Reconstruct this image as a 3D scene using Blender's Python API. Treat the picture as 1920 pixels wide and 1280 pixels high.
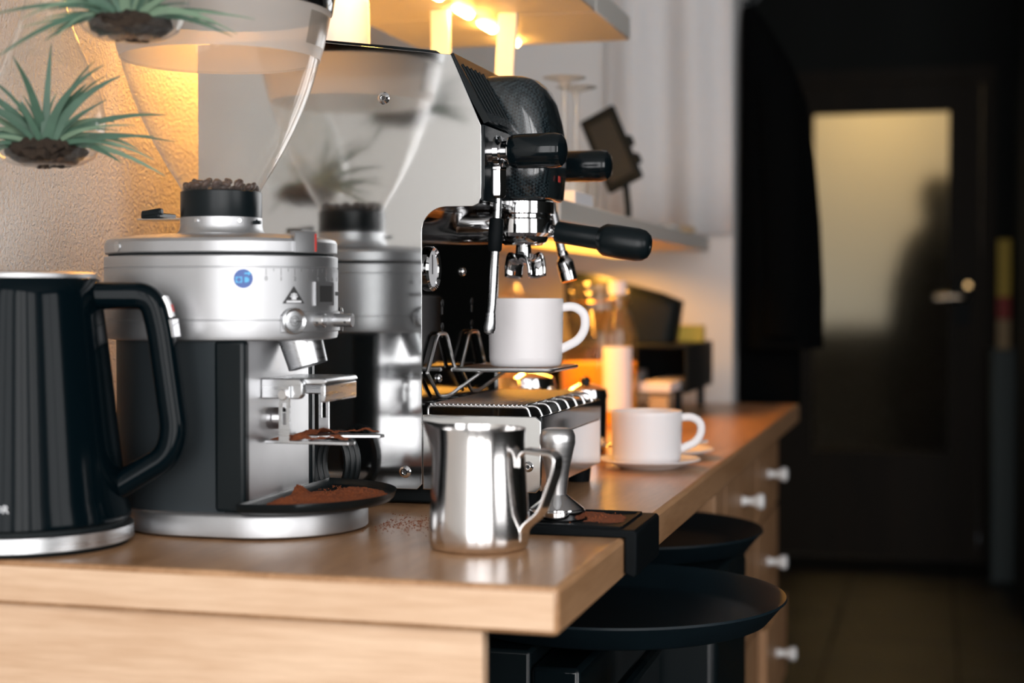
import bpy, bmesh, math, random
from mathutils import Vector, Matrix
random.seed(7)
for o in list(bpy.data.objects):
    bpy.data.objects.remove(o, do_unlink=True)
scene = bpy.context.scene
COL = scene.collection
PI = math.pi
TOP = 0.90                                    # height of the worktop

# ------------------------------------------------------------------ camera, world, light, exposure
cam_d = bpy.data.cameras.new('camera')
cam = bpy.data.objects.new('camera', cam_d)
COL.objects.link(cam)
cam.location = (0.291, -1.216, 1.132)
cam.rotation_euler = (math.radians(90 - 1.56), 0, math.radians(15.2))
cam_d.lens = 55.0
cam_d.sensor_width = 36.0
cam_d.clip_start = 0.05
cam_d.dof.use_dof = True
cam_d.dof.focus_distance = 1.72
cam_d.dof.aperture_fstop = 2.8
cam_d.dof.aperture_blades = 9
scene.camera = cam

world = bpy.data.worlds.new('world')
scene.world = world
world.use_nodes = True
world.node_tree.nodes['Background'].inputs['Color'].default_value = (0.75, 0.86, 1.0, 1)
world.node_tree.nodes['Background'].inputs['Strength'].default_value = 1.0

WIN_Y = -2.45  # unseen windows behind the camera, added to give the daylight reflections
ADDED_WINDOWS = [(-0.60, 0.30, 0.40, 2.60), (0.42, 1.32, 0.40, 2.60), (1.44, 2.34, 0.40, 2.60)]   # x0, x1, z0, z1
for i, (x0, x1, z0, z1) in enumerate(ADDED_WINDOWS):
    ld = bpy.data.lights.new('window_daylight', 'AREA')
    ld.shape = 'RECTANGLE'
    ld.size = x1 - x0
    ld.size_y = z1 - z0
    ld.energy = (27, 42, 38)[i]
    ld.color = (1.0, 0.965, 0.945)
    lo = bpy.data.objects.new('window_daylight', ld)
    COL.objects.link(lo)
    lo.location = ((x0 + x1) / 2, WIN_Y - 0.03, (z0 + z1) / 2)
    lo.rotation_euler = (math.radians(90), 0, 0)          # shines towards +Y, into the room

ADDED_SIDE_WIN = (-2.0, -0.35, 0.80, 2.40)                      # y0, y1, z0, z1 of the unseen window added in the right-hand wall
ld = bpy.data.lights.new('window_daylight', 'AREA')
ld.shape = 'RECTANGLE'; ld.size = ADDED_SIDE_WIN[3] - ADDED_SIDE_WIN[2]; ld.size_y = ADDED_SIDE_WIN[1] - ADDED_SIDE_WIN[0]; ld.energy = 36; ld.color = (1.0, 0.965, 0.945)
lo = bpy.data.objects.new('window_daylight', ld); COL.objects.link(lo)
lo.location = (3.03, (ADDED_SIDE_WIN[0] + ADDED_SIDE_WIN[1]) / 2, (ADDED_SIDE_WIN[2] + ADDED_SIDE_WIN[3]) / 2)
lo.rotation_euler = (0, math.radians(90), 0)             # shines towards -X

scene.view_settings.view_transform = 'Standard'
scene.view_settings.look = 'None'
scene.view_settings.exposure = 0.0
scene.view_settings.gamma = 1.0
scene.view_settings.use_curve_mapping = False

# ------------------------------------------------------------------ materials
MATS = {}
def mat(name, color=(0.8, 0.8, 0.8), rough=0.5, metal=0.0, emit=None, estr=0.0, coat=0.0, spec=None, noise=0.0, nscale=20.0,
        bump=0.0, bscale=200.0, bdist=0.001, rvar=0.0, rscale=(1, 1, 1), sss=0.0, aniso=0.0):
    if name in MATS:
        return MATS[name]
    m = bpy.data.materials.new(name)
    m.use_nodes = True
    nt = m.node_tree
    b = nt.nodes['Principled BSDF']
    b.inputs['Base Color'].default_value = (*color, 1)
    b.inputs['Roughness'].default_value = rough
    b.inputs['Metallic'].default_value = metal
    if spec is not None: b.inputs['Specular IOR Level'].default_value = spec
    if coat: b.inputs['Coat Weight'].default_value = coat; b.inputs['Coat Roughness'].default_value = 0.06
    if sss:
        b.inputs['Subsurface Weight'].default_value = sss
        b.inputs['Subsurface Radius'].default_value = (0.03, 0.012, 0.004)
        b.inputs['Subsurface Scale'].default_value = 1.0
    if aniso: b.inputs['Anisotropic'].default_value = aniso
    if emit:
        b.inputs['Emission Color'].default_value = (*emit, 1); b.inputs['Emission Strength'].default_value = estr
    tc = nt.nodes.new('ShaderNodeTexCoord')
    mp = nt.nodes.new('ShaderNodeMapping'); mp.inputs['Scale'].default_value = rscale
    nt.links.new(tc.outputs['Object'], mp.inputs['Vector'])
    n = nt.nodes.new('ShaderNodeTexNoise'); n.inputs['Scale'].default_value = nscale; n.inputs['Detail'].default_value = 4
    nt.links.new(mp.outputs['Vector'], n.inputs['Vector'])
    if noise:
        mx = nt.nodes.new('ShaderNodeMix'); mx.data_type = 'RGBA'
        mx.inputs['A'].default_value = (*[c * (1 - noise) for c in color], 1)
        mx.inputs['B'].default_value = (*[min(1, c * (1 + noise)) for c in color], 1)
        nt.links.new(n.outputs['Fac'], mx.inputs['Factor'])
        nt.links.new(mx.outputs['Result'], b.inputs['Base Color'])
    if rvar:
        mr = nt.nodes.new('ShaderNodeMapRange')
        mr.inputs['From Min'].default_value = 0.3; mr.inputs['From Max'].default_value = 0.7
        mr.inputs['To Min'].default_value = max(0.01, rough - rvar); mr.inputs['To Max'].default_value = rough + rvar
        nt.links.new(n.outputs['Fac'], mr.inputs['Value'])
        nt.links.new(mr.outputs['Result'], b.inputs['Roughness'])
    if bump:
        n2 = nt.nodes.new('ShaderNodeTexNoise'); n2.inputs['Scale'].default_value = bscale; n2.inputs['Detail'].default_value = 5
        nt.links.new(mp.outputs['Vector'], n2.inputs['Vector'])
        bp = nt.nodes.new('ShaderNodeBump'); bp.inputs['Strength'].default_value = bump; bp.inputs['Distance'].default_value = bdist
        nt.links.new(n2.outputs['Fac'], bp.inputs['Height'])
        nt.links.new(bp.outputs['Normal'], b.inputs['Normal'])
    MATS[name] = m
    return m

def wood(name, c0, c1, rough, axis=(1, 1, 1), scale=6.0, spec=0.5):
    m = bpy.data.materials.new(name); m.use_nodes = True; nt = m.node_tree
    b = nt.nodes['Principled BSDF']; b.inputs['Roughness'].default_value = rough; b.inputs['Specular IOR Level'].default_value = spec
    tc = nt.nodes.new('ShaderNodeTexCoord')
    mp = nt.nodes.new('ShaderNodeMapping'); mp.inputs['Scale'].default_value = axis
    nt.links.new(tc.outputs['Object'], mp.inputs['Vector'])
    n1 = nt.nodes.new('ShaderNodeTexNoise'); n1.inputs['Scale'].default_value = scale; n1.inputs['Detail'].default_value = 6; n1.inputs['Distortion'].default_value = 0.6
    n2 = nt.nodes.new('ShaderNodeTexNoise'); n2.inputs['Scale'].default_value = scale * 9; n2.inputs['Detail'].default_value = 3
    nt.links.new(mp.outputs['Vector'], n1.inputs['Vector']); nt.links.new(mp.outputs['Vector'], n2.inputs['Vector'])
    ad = nt.nodes.new('ShaderNodeMath'); ad.operation = 'MULTIPLY_ADD'; ad.inputs[1].default_value = 0.45
    nt.links.new(n2.outputs['Fac'], ad.inputs[0]); nt.links.new(n1.outputs['Fac'], ad.inputs[2])
    cr = nt.nodes.new('ShaderNodeValToRGB')
    cr.color_ramp.elements[0].position = 0.45; cr.color_ramp.elements[0].color = (*c0, 1)
    cr.color_ramp.elements[1].position = 0.98; cr.color_ramp.elements[1].color = (*c1, 1)
    nt.links.new(ad.outputs['Value'], cr.inputs['Fac']); nt.links.new(cr.outputs['Color'], b.inputs['Base Color'])
    bp = nt.nodes.new('ShaderNodeBump'); bp.inputs['Strength'].default_value = 0.06; bp.inputs['Distance'].default_value = 0.002
    nt.links.new(n2.outputs['Fac'], bp.inputs['Height']); nt.links.new(bp.outputs['Normal'], b.inputs['Normal'])
    MATS[name] = m
    return m

def clear(name, tint=(1, 1, 1), ior=1.45, rough=0.03, haze=0.0, hazecol=(0.8, 0.8, 0.8), boost=1.0, edge=0.0):
    """thin clear plastic or glass: transparency with a Fresnel gloss and a little surface haze"""
    m = bpy.data.materials.new(name); m.use_nodes = True; nt = m.node_tree
    for n in list(nt.nodes):
        if n.type != 'OUTPUT_MATERIAL': nt.nodes.remove(n)
    out = [n for n in nt.nodes if n.type == 'OUTPUT_MATERIAL'][0]
    tr = nt.nodes.new('ShaderNodeBsdfTransparent'); tr.inputs['Color'].default_value = (*tint, 1)
    gl = nt.nodes.new('ShaderNodeBsdfGlossy'); gl.inputs['Roughness'].default_value = rough
    df = nt.nodes.new('ShaderNodeBsdfDiffuse'); df.inputs['Color'].default_value = (*hazecol, 1)
    tl = nt.nodes.new('ShaderNodeBsdfTranslucent'); tl.inputs['Color'].default_value = (*hazecol, 1)
    lw = nt.nodes.new('ShaderNodeLayerWeight'); lw.inputs['Blend'].default_value = 0.5
    pw = nt.nodes.new('ShaderNodeMath'); pw.operation = 'POWER'; pw.inputs[1].default_value = 4.0
    nt.links.new(lw.outputs['Facing'], pw.inputs[0])
    f0 = ((ior - 1) / (ior + 1)) ** 2
    fr = nt.nodes.new('ShaderNodeMath'); fr.operation = 'MULTIPLY_ADD'; fr.inputs[1].default_value = 1 - f0; fr.inputs[2].default_value = f0
    nt.links.new(pw.outputs[0], fr.inputs[0])
    mu = nt.nodes.new('ShaderNodeMath'); mu.operation = 'MULTIPLY'; mu.inputs[1].default_value = boost; mu.use_clamp = True
    nt.links.new(fr.outputs[0], mu.inputs[0])
    md = nt.nodes.new('ShaderNodeMixShader'); md.inputs[0].default_value = 0.5
    nt.links.new(df.outputs[0], md.inputs[1]); nt.links.new(tl.outputs[0], md.inputs[2])
    mh = nt.nodes.new('ShaderNodeMixShader'); mh.inputs[0].default_value = haze
    if edge:
        me_ = nt.nodes.new('ShaderNodeMath'); me_.operation = 'MULTIPLY_ADD'; me_.inputs[1].default_value = edge; me_.inputs[2].default_value = haze; me_.use_clamp = True
        nt.links.new(fr.outputs[0], me_.inputs[0]); nt.links.new(me_.outputs[0], mh.inputs[0])
    nt.links.new(tr.outputs[0], mh.inputs[1]); nt.links.new(md.outputs[0], mh.inputs[2])
    mf = nt.nodes.new('ShaderNodeMixShader')
    nt.links.new(mu.outputs[0], mf.inputs[0]); nt.links.new(mh.outputs[0], mf.inputs[1]); nt.links.new(gl.outputs[0], mf.inputs[2])
    nt.links.new(mf.outputs[0], out.inputs['Surface'])
    MATS[name] = m
    return m

def carbon(name):
    m = bpy.data.materials.new(name); m.use_nodes = True; nt = m.node_tree
    b = nt.nodes['Principled BSDF']; b.inputs['Roughness'].default_value = 0.22; b.inputs['Coat Weight'].default_value = 1.0; b.inputs['Coat Roughness'].default_value = 0.05
    tc = nt.nodes.new('ShaderNodeTexCoord'); mp = nt.nodes.new('ShaderNodeMapping')
    mp.inputs['Rotation'].default_value = (0.6, 0.5, 0.78)
    nt.links.new(tc.outputs['Object'], mp.inputs['Vector'])
    ch = nt.nodes.new('ShaderNodeTexChecker'); ch.inputs['Scale'].default_value = 330
    ch.inputs['Color1'].default_value = (0.003, 0.006, 0.008, 1); ch.inputs['Color2'].default_value = (0.020, 0.031, 0.036, 1)
    nt.links.new(mp.outputs['Vector'], ch.inputs['Vector']); nt.links.new(ch.outputs['Color'], b.inputs['Base Color'])
    bp = nt.nodes.new('ShaderNodeBump'); bp.inputs['Strength'].default_value = 0.12; bp.inputs['Distance'].default_value = 0.0003
    nt.links.new(ch.outputs['Fac'], bp.inputs['Height']); nt.links.new(bp.outputs['Normal'], b.inputs['Normal'])
    MATS[name] = m
    return m

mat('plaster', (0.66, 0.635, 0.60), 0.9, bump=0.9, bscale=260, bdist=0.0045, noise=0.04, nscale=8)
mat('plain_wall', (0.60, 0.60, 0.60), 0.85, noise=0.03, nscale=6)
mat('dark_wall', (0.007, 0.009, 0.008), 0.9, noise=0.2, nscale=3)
mat('ceiling_paint', (0.38, 0.38, 0.38), 0.9)
mat('tile_stone', (0.006, 0.008, 0.0065), 0.5, noise=0.25, nscale=9)
mat('grout', (0.010, 0.011, 0.010), 0.9)
mat('curtain_cloth', (0.62, 0.62, 0.63), 0.9, noise=0.04, nscale=60)
wood('beech_top', (0.30, 0.150, 0.066), (0.52, 0.300, 0.160), 0.29, (9, 1.0, 9), 2.4)
wood('beech_end', (0.56, 0.335, 0.19), (0.84, 0.60, 0.41), 0.5, (0.9, 9, 11), 2.2)
wood('beech_side', (0.36, 0.185, 0.085), (0.50, 0.29, 0.15), 0.5, (9, 1.0, 12), 2.4)
wood('cabinet_wood', (0.34, 0.175, 0.08), (0.48, 0.27, 0.14), 0.45, (9, 9, 1.0), 2.4)
wood('door_wood', (0.011, 0.0075, 0.004), (0.020, 0.0125, 0.006), 0.6, (8, 8, 0.8), 2.4, 0.2)
mat('steel_panel', (0.80, 0.81, 0.81), 0.085, 1.0, rvar=0.03, nscale=5, rscale=(1, 1, 1), bump=0.04, bscale=60, bdist=0.0004)
mat('steel_brushed', (0.60, 0.61, 0.62), 0.30, 1.0, rvar=0.06, nscale=60, rscale=(0.3, 0.3, 6))
mat('cast_alu', (0.52, 0.525, 0.535), 0.47, 1.0, noise=0.04, nscale=40, bump=0.05, bscale=900, bdist=0.0003)
mat('alu_plate', (0.50, 0.50, 0.51), 0.42, 1.0, noise=0.14, nscale=14, bump=0.05, bscale=900, bdist=0.0003)
mat('alu_dark', (0.040, 0.050, 0.056), 0.42, 0.6, bump=0.08, bscale=900, bdist=0.0003)
mat('chrome', (0.82, 0.82, 0.83), 0.05, 1.0)
mat('pitcher_steel', (0.82, 0.80, 0.79), 0.15, 1.0, rvar=0.02, nscale=12)
mat('brushed_tamper', (0.74, 0.74, 0.74), 0.36, 1.0, rvar=0.05, nscale=80, rscale=(0.2, 0.2, 6))
mat('gloss_black', (0.003, 0.006, 0.0075), 0.10, spec=0.35)
mat('kettle_black', (0.0012, 0.0042, 0.006), 0.12, spec=0.10)
mat('wire_steel', (0.80, 0.80, 0.80), 0.28, 1.0)
mat('satin_black', (0.004, 0.0075, 0.009), 0.32, spec=0.25)
mat('matte_black', (0.004, 0.007, 0.008), 0.6, spec=0.2)
mat('rubber_black', (0.0025, 0.004, 0.005), 0.6, spec=0.10, bump=0.15, bscale=600, bdist=0.0005)
mat('tray_black', (0.004, 0.010, 0.014), 0.45, spec=0.25, noise=0.35, nscale=16, bump=0.10, bscale=500, bdist=0.0004)
mat('mirror_black', (0.035, 0.036, 0.036), 0.10, 1.0)
mat('coat_cloth', (0.0015, 0.0018, 0.002), 1.0, spec=0.05)
carbon('carbon')
mat('ceramic', (0.80, 0.77, 0.775), 0.34, spec=0.35)
mat('porcelain_knob', (0.88, 0.88, 0.88), 0.18)
mat('white_paint', (0.74, 0.73, 0.70), 0.5)
mat('shelf_paint', (0.58, 0.56, 0.52), 0.42)
mat('label_white', (0.80, 0.78, 0.80), 0.7)
mat('paper', (0.78, 0.72, 0.70), 0.8, noise=0.05)
mat('paper_violet', (0.45, 0.42, 0.55), 0.7)
mat('kraft', (0.45, 0.32, 0.18), 0.8)
mat('yellow_card', (0.62, 0.42, 0.05), 0.6)
mat('red_card', (0.35, 0.03, 0.02), 0.6)
mat('grey_card', (0.45, 0.44, 0.42), 0.7)
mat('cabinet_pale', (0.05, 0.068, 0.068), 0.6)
mat('juice', (0.95, 0.40, 0.008), 0.35, sss=0.4)
mat('coffee_bean', (0.040, 0.014, 0.007), 0.38, noise=0.4, nscale=150)
mat('ground_coffee', (0.25, 0.062, 0.016), 0.95, noise=0.55, nscale=500, bump=0.9, bscale=900, bdist=0.002)
mat('moss', (0.030, 0.018, 0.010), 0.95, noise=0.6, nscale=120, bump=1.0, bscale=250, bdist=0.004)
mat('leaf', (0.060, 0.125, 0.082), 0.55, noise=0.35, nscale=35)
mat('leaf_pale', (0.15, 0.23, 0.15), 0.55, noise=0.3, nscale=35)
mat('sticker_blue', (0.010, 0.075, 0.33), 0.35)
mat('sticker_cyan', (0.05, 0.42, 0.75), 0.35)
mat('print_dark', (0.03, 0.03, 0.03), 0.5)
mat('print_grey', (0.17, 0.17, 0.17), 0.5)
mat('print_white', (0.75, 0.76, 0.78), 0.4)
mat('red_mark', (0.55, 0.04, 0.03), 0.5)
mat('brass', (0.55, 0.36, 0.16), 0.25, 1.0)
mat('door_chrome', (0.80, 0.66, 0.50), 0.28, 1.0)
mat('led_warm', (1, 0.8, 0.5), 0.5, emit=(1.0, 0.46, 0.09), estr=135.0)
mat('led_soft', (1, 0.8, 0.5), 0.5, emit=(1.0, 0.50, 0.06), estr=2.4)
mat('screen_grey', (0.022, 0.028, 0.032), 0.35, spec=0.2)
mat('label_paper', (0.70, 0.66, 0.62), 0.7)
clear('clear_plastic', (0.98, 0.98, 0.97), 1.45, 0.07, 0.06, (0.84, 0.80, 0.76), 0.7, 0.5)
clear('frosted_plastic', (0.93, 0.91, 0.88), 1.40, 0.30, 0.78, (0.86, 0.80, 0.74), 0.4)
clear('label_film', (0.72, 0.70, 0.67), 1.45, 0.2, 0.25, (0.6, 0.57, 0.53), 0.8)
clear('smoke_plastic', (0.10, 0.11, 0.11), 1.5, 0.05, 0.1, (0.01, 0.01, 0.01), 1.0)
clear('clear_glass', (0.97, 0.98, 0.97), 1.45, 0.04, 0.05, (0.8, 0.8, 0.8), 0.9, 0.25)
clear('tumbler_glass', (0.95, 0.95, 0.93), 1.55, 0.06, 0.02, (0.8, 0.78, 0.75), 1.0)

def reeded_glass(name):
    m = bpy.data.materials.new(name); m.use_nodes = True; nt = m.node_tree
    b = nt.nodes['Principled BSDF']
    b.inputs['Base Color'].default_value = (0.92, 0.88, 0.74, 1); b.inputs['Roughness'].default_value = 0.5
    b.inputs['Transmission Weight'].default_value = 1.0; b.inputs['IOR'].default_value = 1.12; b.inputs['Specular IOR Level'].default_value = 0.0
    tc = nt.nodes.new('ShaderNodeTexCoord'); w = nt.nodes.new('ShaderNodeTexWave'); w.inputs['Scale'].default_value = 40
    nt.links.new(tc.outputs['Object'], w.inputs['Vector'])
    bp = nt.nodes.new('ShaderNodeBump'); bp.inputs['Strength'].default_value = 0.2; bp.inputs['Distance'].default_value = 0.002
    nt.links.new(w.outputs['Fac'], bp.inputs['Height']); nt.links.new(bp.outputs['Normal'], b.inputs['Normal'])
    MATS[name] = m
reeded_glass('reeded_glass')

# ------------------------------------------------------------------ geometry helpers
ORG = {}                                          # world position of each object's origin
def tag(o, label=None, cat=None, group=None, kind=None):
    if label: o['label'] = label
    if cat: o['category'] = cat
    if group: o['group'] = group
    if kind: o['kind'] = kind
    return o

def empty(name, loc=(0, 0, 0), label=None, cat=None, group=None):
    o = bpy.data.objects.new(name, None)
    o.empty_display_size = 0.05
    COL.objects.link(o)
    o.location = loc
    ORG[o.name] = Vector(loc)
    return tag(o, label, cat, group)

class G:
    """collects shapes in one bmesh, in world coordinates"""
    def __init__(self):
        self.bm = bmesh.new()
    def _v(self, pts):
        return [self.bm.verts.new(p) for p in pts]
    def _f(self, vs):
        try: return self.bm.faces.new(vs)
        except ValueError: return None
    def box(self, x0, x1, y0, y1, z0, z1, m=None):
        pts = [(x0, y0, z0), (x1, y0, z0), (x1, y1, z0), (x0, y1, z0), (x0, y0, z1), (x1, y0, z1), (x1, y1, z1), (x0, y1, z1)]
        if m: pts = [m @ Vector(p) for p in pts]
        v = self._v(pts)
        for f in ((0, 3, 2, 1), (4, 5, 6, 7), (0, 1, 5, 4), (1, 2, 6, 5), (2, 3, 7, 6), (3, 0, 4, 7)):
            self._f([v[i] for i in f])
        return self
    def lathe(self, prof, c=(0, 0, 0), n=48, m=None, close=True, arc=None):
        """prof: (r, z) bottom to top, outside; r = 0 closes the end"""
        c = Vector(c); rings = []
        for r, z in prof:
            if r < 1e-6:
                p = Vector((0, 0, z)); p = (m @ p) if m else p
                rings.append([self.bm.verts.new(p + c)])
            else:
                ring = []
                for i in range(n):
                    a = 2 * PI * i / n
                    p = Vector((r * math.cos(a), r * math.sin(a), z)); p = (m @ p) if m else p
                    ring.append(self.bm.verts.new(p + c))
                rings.append(ring)
        for a, b in zip(rings, rings[1:]):
            if len(a) == 1 and len(b) == 1: continue
            for i in range(n):
                j = (i + 1) % n
                if len(a) == 1: self._f([a[0], b[j], b[i]])
                elif len(b) == 1: self._f([a[i], a[j], b[0]])
                else: self._f([a[i], a[j], b[j], b[i]])
        return self
    def rings(self, loops, cap0=True, cap1=True, wrap=True):
        """skin a list of equal-length point loops"""
        R = [self._v(l) for l in loops]; n = len(R[0])
        for a, b in zip(R, R[1:]):
            for i in range(n if wrap else n - 1):
                j = (i + 1) % n
                self._f([a[i], a[j], b[j], b[i]])
        if cap0: self._f(list(reversed(R[0])))
        if cap1: self._f(R[-1])
        return self
    def tube(self, pts, r, n=10, closed=False, flat=None, up=(0, 0, 1), e=0.45):
        """flat: (half width sideways, half width along the frame normal) for strap-like sections"""
        pts = [Vector(p) for p in pts]; N = len(pts); loops = []
        rr = r if isinstance(r, (list, tuple)) else [r] * N
        up = Vector(up); prev = None
        for i, p in enumerate(pts):
            if closed: t = pts[(i + 1) % N] - pts[i - 1]
            else: t = pts[min(i + 1, N - 1)] - pts[max(i - 1, 0)]
            t.normalize()
            if prev is None:
                a = up if abs(t.dot(up)) < 0.95 else Vector((1, 0, 0))
                s = t.cross(a).normalized()
            else:
                s = (prev - t * prev.dot(t)).normalized()
            prev = s; q = s.cross(t)
            if flat:
                w, h = flat; sec = []
                for k in range(n):
                    a = 2 * PI * k / n; ca, sa = math.cos(a), math.sin(a)
                    sec.append(p + s * (w * math.copysign(abs(ca) ** e, ca)) + q * (h * math.copysign(abs(sa) ** e, sa)))
                loops.append(sec)
            else:
                loops.append([p + s * (rr[i] * math.cos(2 * PI * k / n)) + q * (rr[i] * math.sin(2 * PI * k / n)) for k in range(n)])
        if closed: loops.append(loops[0])
        R = [self._v(l) for l in (loops[:-1] if closed else loops)]
        if closed: R.append(R[0])
        for a, b in zip(R, R[1:]):
            for i in range(n):
                j = (i + 1) % n
                self._f([a[i], b[i], b[j], a[j]])
        if not closed:
            self._f(R[0]); self._f(list(reversed(R[-1])))
        return self
    def cyl(self, p0, p1, r0, r1=None, n=28):
        return self.tube([p0, p1], [r0, r1 if r1 is not None else r0], n)
    def capsule(self, p0, p1, r, n=24, round0=False, round1=True, k=6, flat1=0.0):
        p0, p1 = Vector(p0), Vector(p1); d = (p1 - p0).normalized(); L = (p1 - p0).length
        pts, rr = [], []
        if round0:
            for i in range(k + 1):
                a = PI / 2 * i / k; pts.append(p0 + d * (r - r * math.cos(a) * 1.0)); rr.append(max(1e-4, r * math.sin(a)))
        else: pts.append(p0); rr.append(r)
        if round1:
            for i in range(k + 1):
                a = PI / 2 * i / k; pts.append(p0 + d * (L - r + r * math.sin(a))); rr.append(max(1e-4, r * math.cos(a)))
        else: pts.append(p1); rr.append(r)
        return self.tube(pts, rr, n)
    def sphere(self, c, r, s=(1, 1, 1), n=20, m=None):
        k = n // 2
        prof = [(r * math.sin(PI * i / k) if 0 < i < k else 0, -r * math.cos(PI * i / k)) for i in range(k + 1)]
        S = Matrix.Diagonal((*s, 1))
        return self.lathe(prof, c, n, (m @ S) if m else S)
    def prism(self, poly, a, b, plane='XY', m=None):
        """poly in the plane, extruded from a to b along the third axis"""
        def P(u, v, w):
            p = {'XY': (u, v, w), 'XZ': (u, w, v), 'YZ': (w, u, v)}[plane]
            return (m @ Vector(p)) if m else Vector(p)
        return self.rings([[P(u, v, a) for u, v in poly], [P(u, v, b) for u, v in poly]])
    def build(self, name, material, parent=None, angle=35, bevel=0.0, segs=2, local=False, subsurf=0, solid=0.0):
        bmesh.ops.recalc_face_normals(self.bm, faces=self.bm.faces[:])
        off = Vector((0, 0, 0))
        if parent is not None and not local: off = ORG[parent.name]
        if off.length: bmesh.ops.translate(self.bm, verts=self.bm.verts[:], vec=-off)
        me = bpy.data.meshes.new(name)
        self.bm.to_mesh(me); self.bm.free()
        for p in me.polygons: p.use_smooth = True
        me.set_sharp_from_angle(angle=math.radians(angle))
        o = bpy.data.objects.new(name, me)
        COL.objects.link(o)
        me.materials.append(MATS[material])
        if parent is not None: o.parent = parent
        ORG[o.name] = off
        if solid:
            md = o.modifiers.new('thickness', 'SOLIDIFY'); md.thickness = solid; md.offset = 0
        if bevel:
            md = o.modifiers.new('bevel', 'BEVEL'); md.width = bevel; md.segments = segs; md.limit_method = 'ANGLE'; md.angle_limit = math.radians(40)
            md.harden_normals = False
        if subsurf:
            md = o.modifiers.new('smooth', 'SUBSURF'); md.levels = subsurf; md.render_levels = subsurf
        return o

def at_origin(o, base):
    """move a top-level mesh's origin to its base"""
    o.data.transform(Matrix.Translation(-Vector(base))); o.location = base; ORG[o.name] = Vector(base)
    return o

def copy_thing(root, loc, rz=0.0, label=None):
    r = root.copy(); COL.objects.link(r); r.location = loc; r.rotation_euler = (0, 0, rz); ORG[r.name] = Vector(loc)
    if label: r['label'] = label
    for ch in [c for c in root.children]:
        c = ch.copy(); COL.objects.link(c); c.parent = r
        for g in ch.children:
            d = g.copy(); COL.objects.link(d); d.parent = c
    return r

def text_mesh(s, size, fn, name, material, parent, extrude=0.0002, align='CENTER', shear=0.0, sub=0.0):
    """flat lettering; fn maps (u, v, w) on the lettering plane to the thing's local coordinates"""
    cu = bpy.data.curves.new('lettering', 'FONT'); cu.body = s; cu.size = size; cu.align_x = align; cu.align_y = 'CENTER'
    cu.extrude = extrude; cu.resolution_u = 3; cu.shear = shear
    t = bpy.data.objects.new('lettering', cu); COL.objects.link(t)
    dg = bpy.context.evaluated_depsgraph_get()
    me = bpy.data.meshes.new_from_object(t.evaluated_get(dg))
    bpy.data.objects.remove(t, do_unlink=True); bpy.data.curves.remove(cu)
    for v in me.vertices: v.co = fn(v.co.x, v.co.y, v.co.z)
    me.materials.clear(); me.materials.append(MATS[material])
    o = bpy.data.objects.new(name, me); COL.objects.link(o)
    if parent is not None: o.parent = parent
    return o

def arc(cx, cy, r, a0, a1, n):
    return [(cx + r * math.cos(math.radians(a0 + (a1 - a0) * i / n)), cy + r * math.sin(math.radians(a0 + (a1 - a0) * i / n))) for i in range(n + 1)]

def fillet(pts, r, n=5):
    """round the corners of a 3-D polyline"""
    pts = [Vector(p) for p in pts]; out = [pts[0]]
    for a, b, c in zip(pts, pts[1:], pts[2:]):
        d0 = (a - b); d1 = (c - b); k = min(r, d0.length * 0.49, d1.length * 0.49)
        p0 = b + d0.normalized() * k; p1 = b + d1.normalized() * k
        for i in range(n + 1):
            t = i / n
            out.append(p0 * (1 - t) ** 2 + b * 2 * t * (1 - t) + p1 * t * t)
    out.append(pts[-1])
    return out

# ------------------------------------------------------------------ the room
WALL = -0.66
def struct(g, name, m, parent=None, **k):
    o = g.build(name, m, parent, **k)
    if parent is None: o['kind'] = 'structure'
    return o

floor = struct(G().box(-3.0, 3.2, WIN_Y - 0.2, 6.4, -0.10, -0.008), 'floor', 'grout')
ts = 0.40
tile0 = None
for ix in range(-1, 5):
    for iy in range(0, 11):
        x, y = -0.24 + ix * ts, 1.5 + iy * ts
        if x > 1.3 or y > 5.6: continue
        if tile0 is None:
            tile0 = G().box(-ts / 2 + 0.004, ts / 2 - 0.004, -ts / 2 + 0.004, ts / 2 - 0.004, -0.008, 0.0).build('floor_tile', 'tile_stone', floor, local=True)
            t = tile0
        else:
            t = tile0.copy(); COL.objects.link(t)
        t.location = (x, y, 0)
struct(G().box(WALL - 0.15, WALL, WIN_Y - 0.2, 2.28, 0, 2.75), 'wall_left', 'plaster')
struct(G().box(WALL - 0.15, -0.15, 2.285, 2.58, 0, 2.75), 'wall_end', 'plain_wall')
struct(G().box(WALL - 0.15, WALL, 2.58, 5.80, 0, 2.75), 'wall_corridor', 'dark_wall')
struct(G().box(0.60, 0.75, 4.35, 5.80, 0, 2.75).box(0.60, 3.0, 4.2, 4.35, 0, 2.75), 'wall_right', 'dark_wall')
y0, y1, z0, z1 = ADDED_SIDE_WIN
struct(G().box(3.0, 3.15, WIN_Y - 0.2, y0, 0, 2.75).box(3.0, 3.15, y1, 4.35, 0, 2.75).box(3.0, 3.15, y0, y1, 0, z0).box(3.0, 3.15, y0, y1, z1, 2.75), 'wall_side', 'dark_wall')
w = empty('window_4', (3.0, (y0 + y1) / 2, z0)); w['kind'] = 'structure'  # unseen side window, added for daylight from the right
g = G(); t = 0.045
for a in (y0, (y0 + y1) / 2 - t / 2, y1 - t): g.box(2.99, 3.02, a, a + t, z0, z1)
for b in (z0, z1 - t): g.box(2.992, 3.018, y0 + t, y1 - t, b, b + t)
g.build('window_frame', 'white_paint', w)
struct(G().box(WALL - 0.15, 3.15, WIN_Y - 0.2, 6.0, 2.75, 2.85), 'ceiling', 'ceiling_paint')
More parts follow.
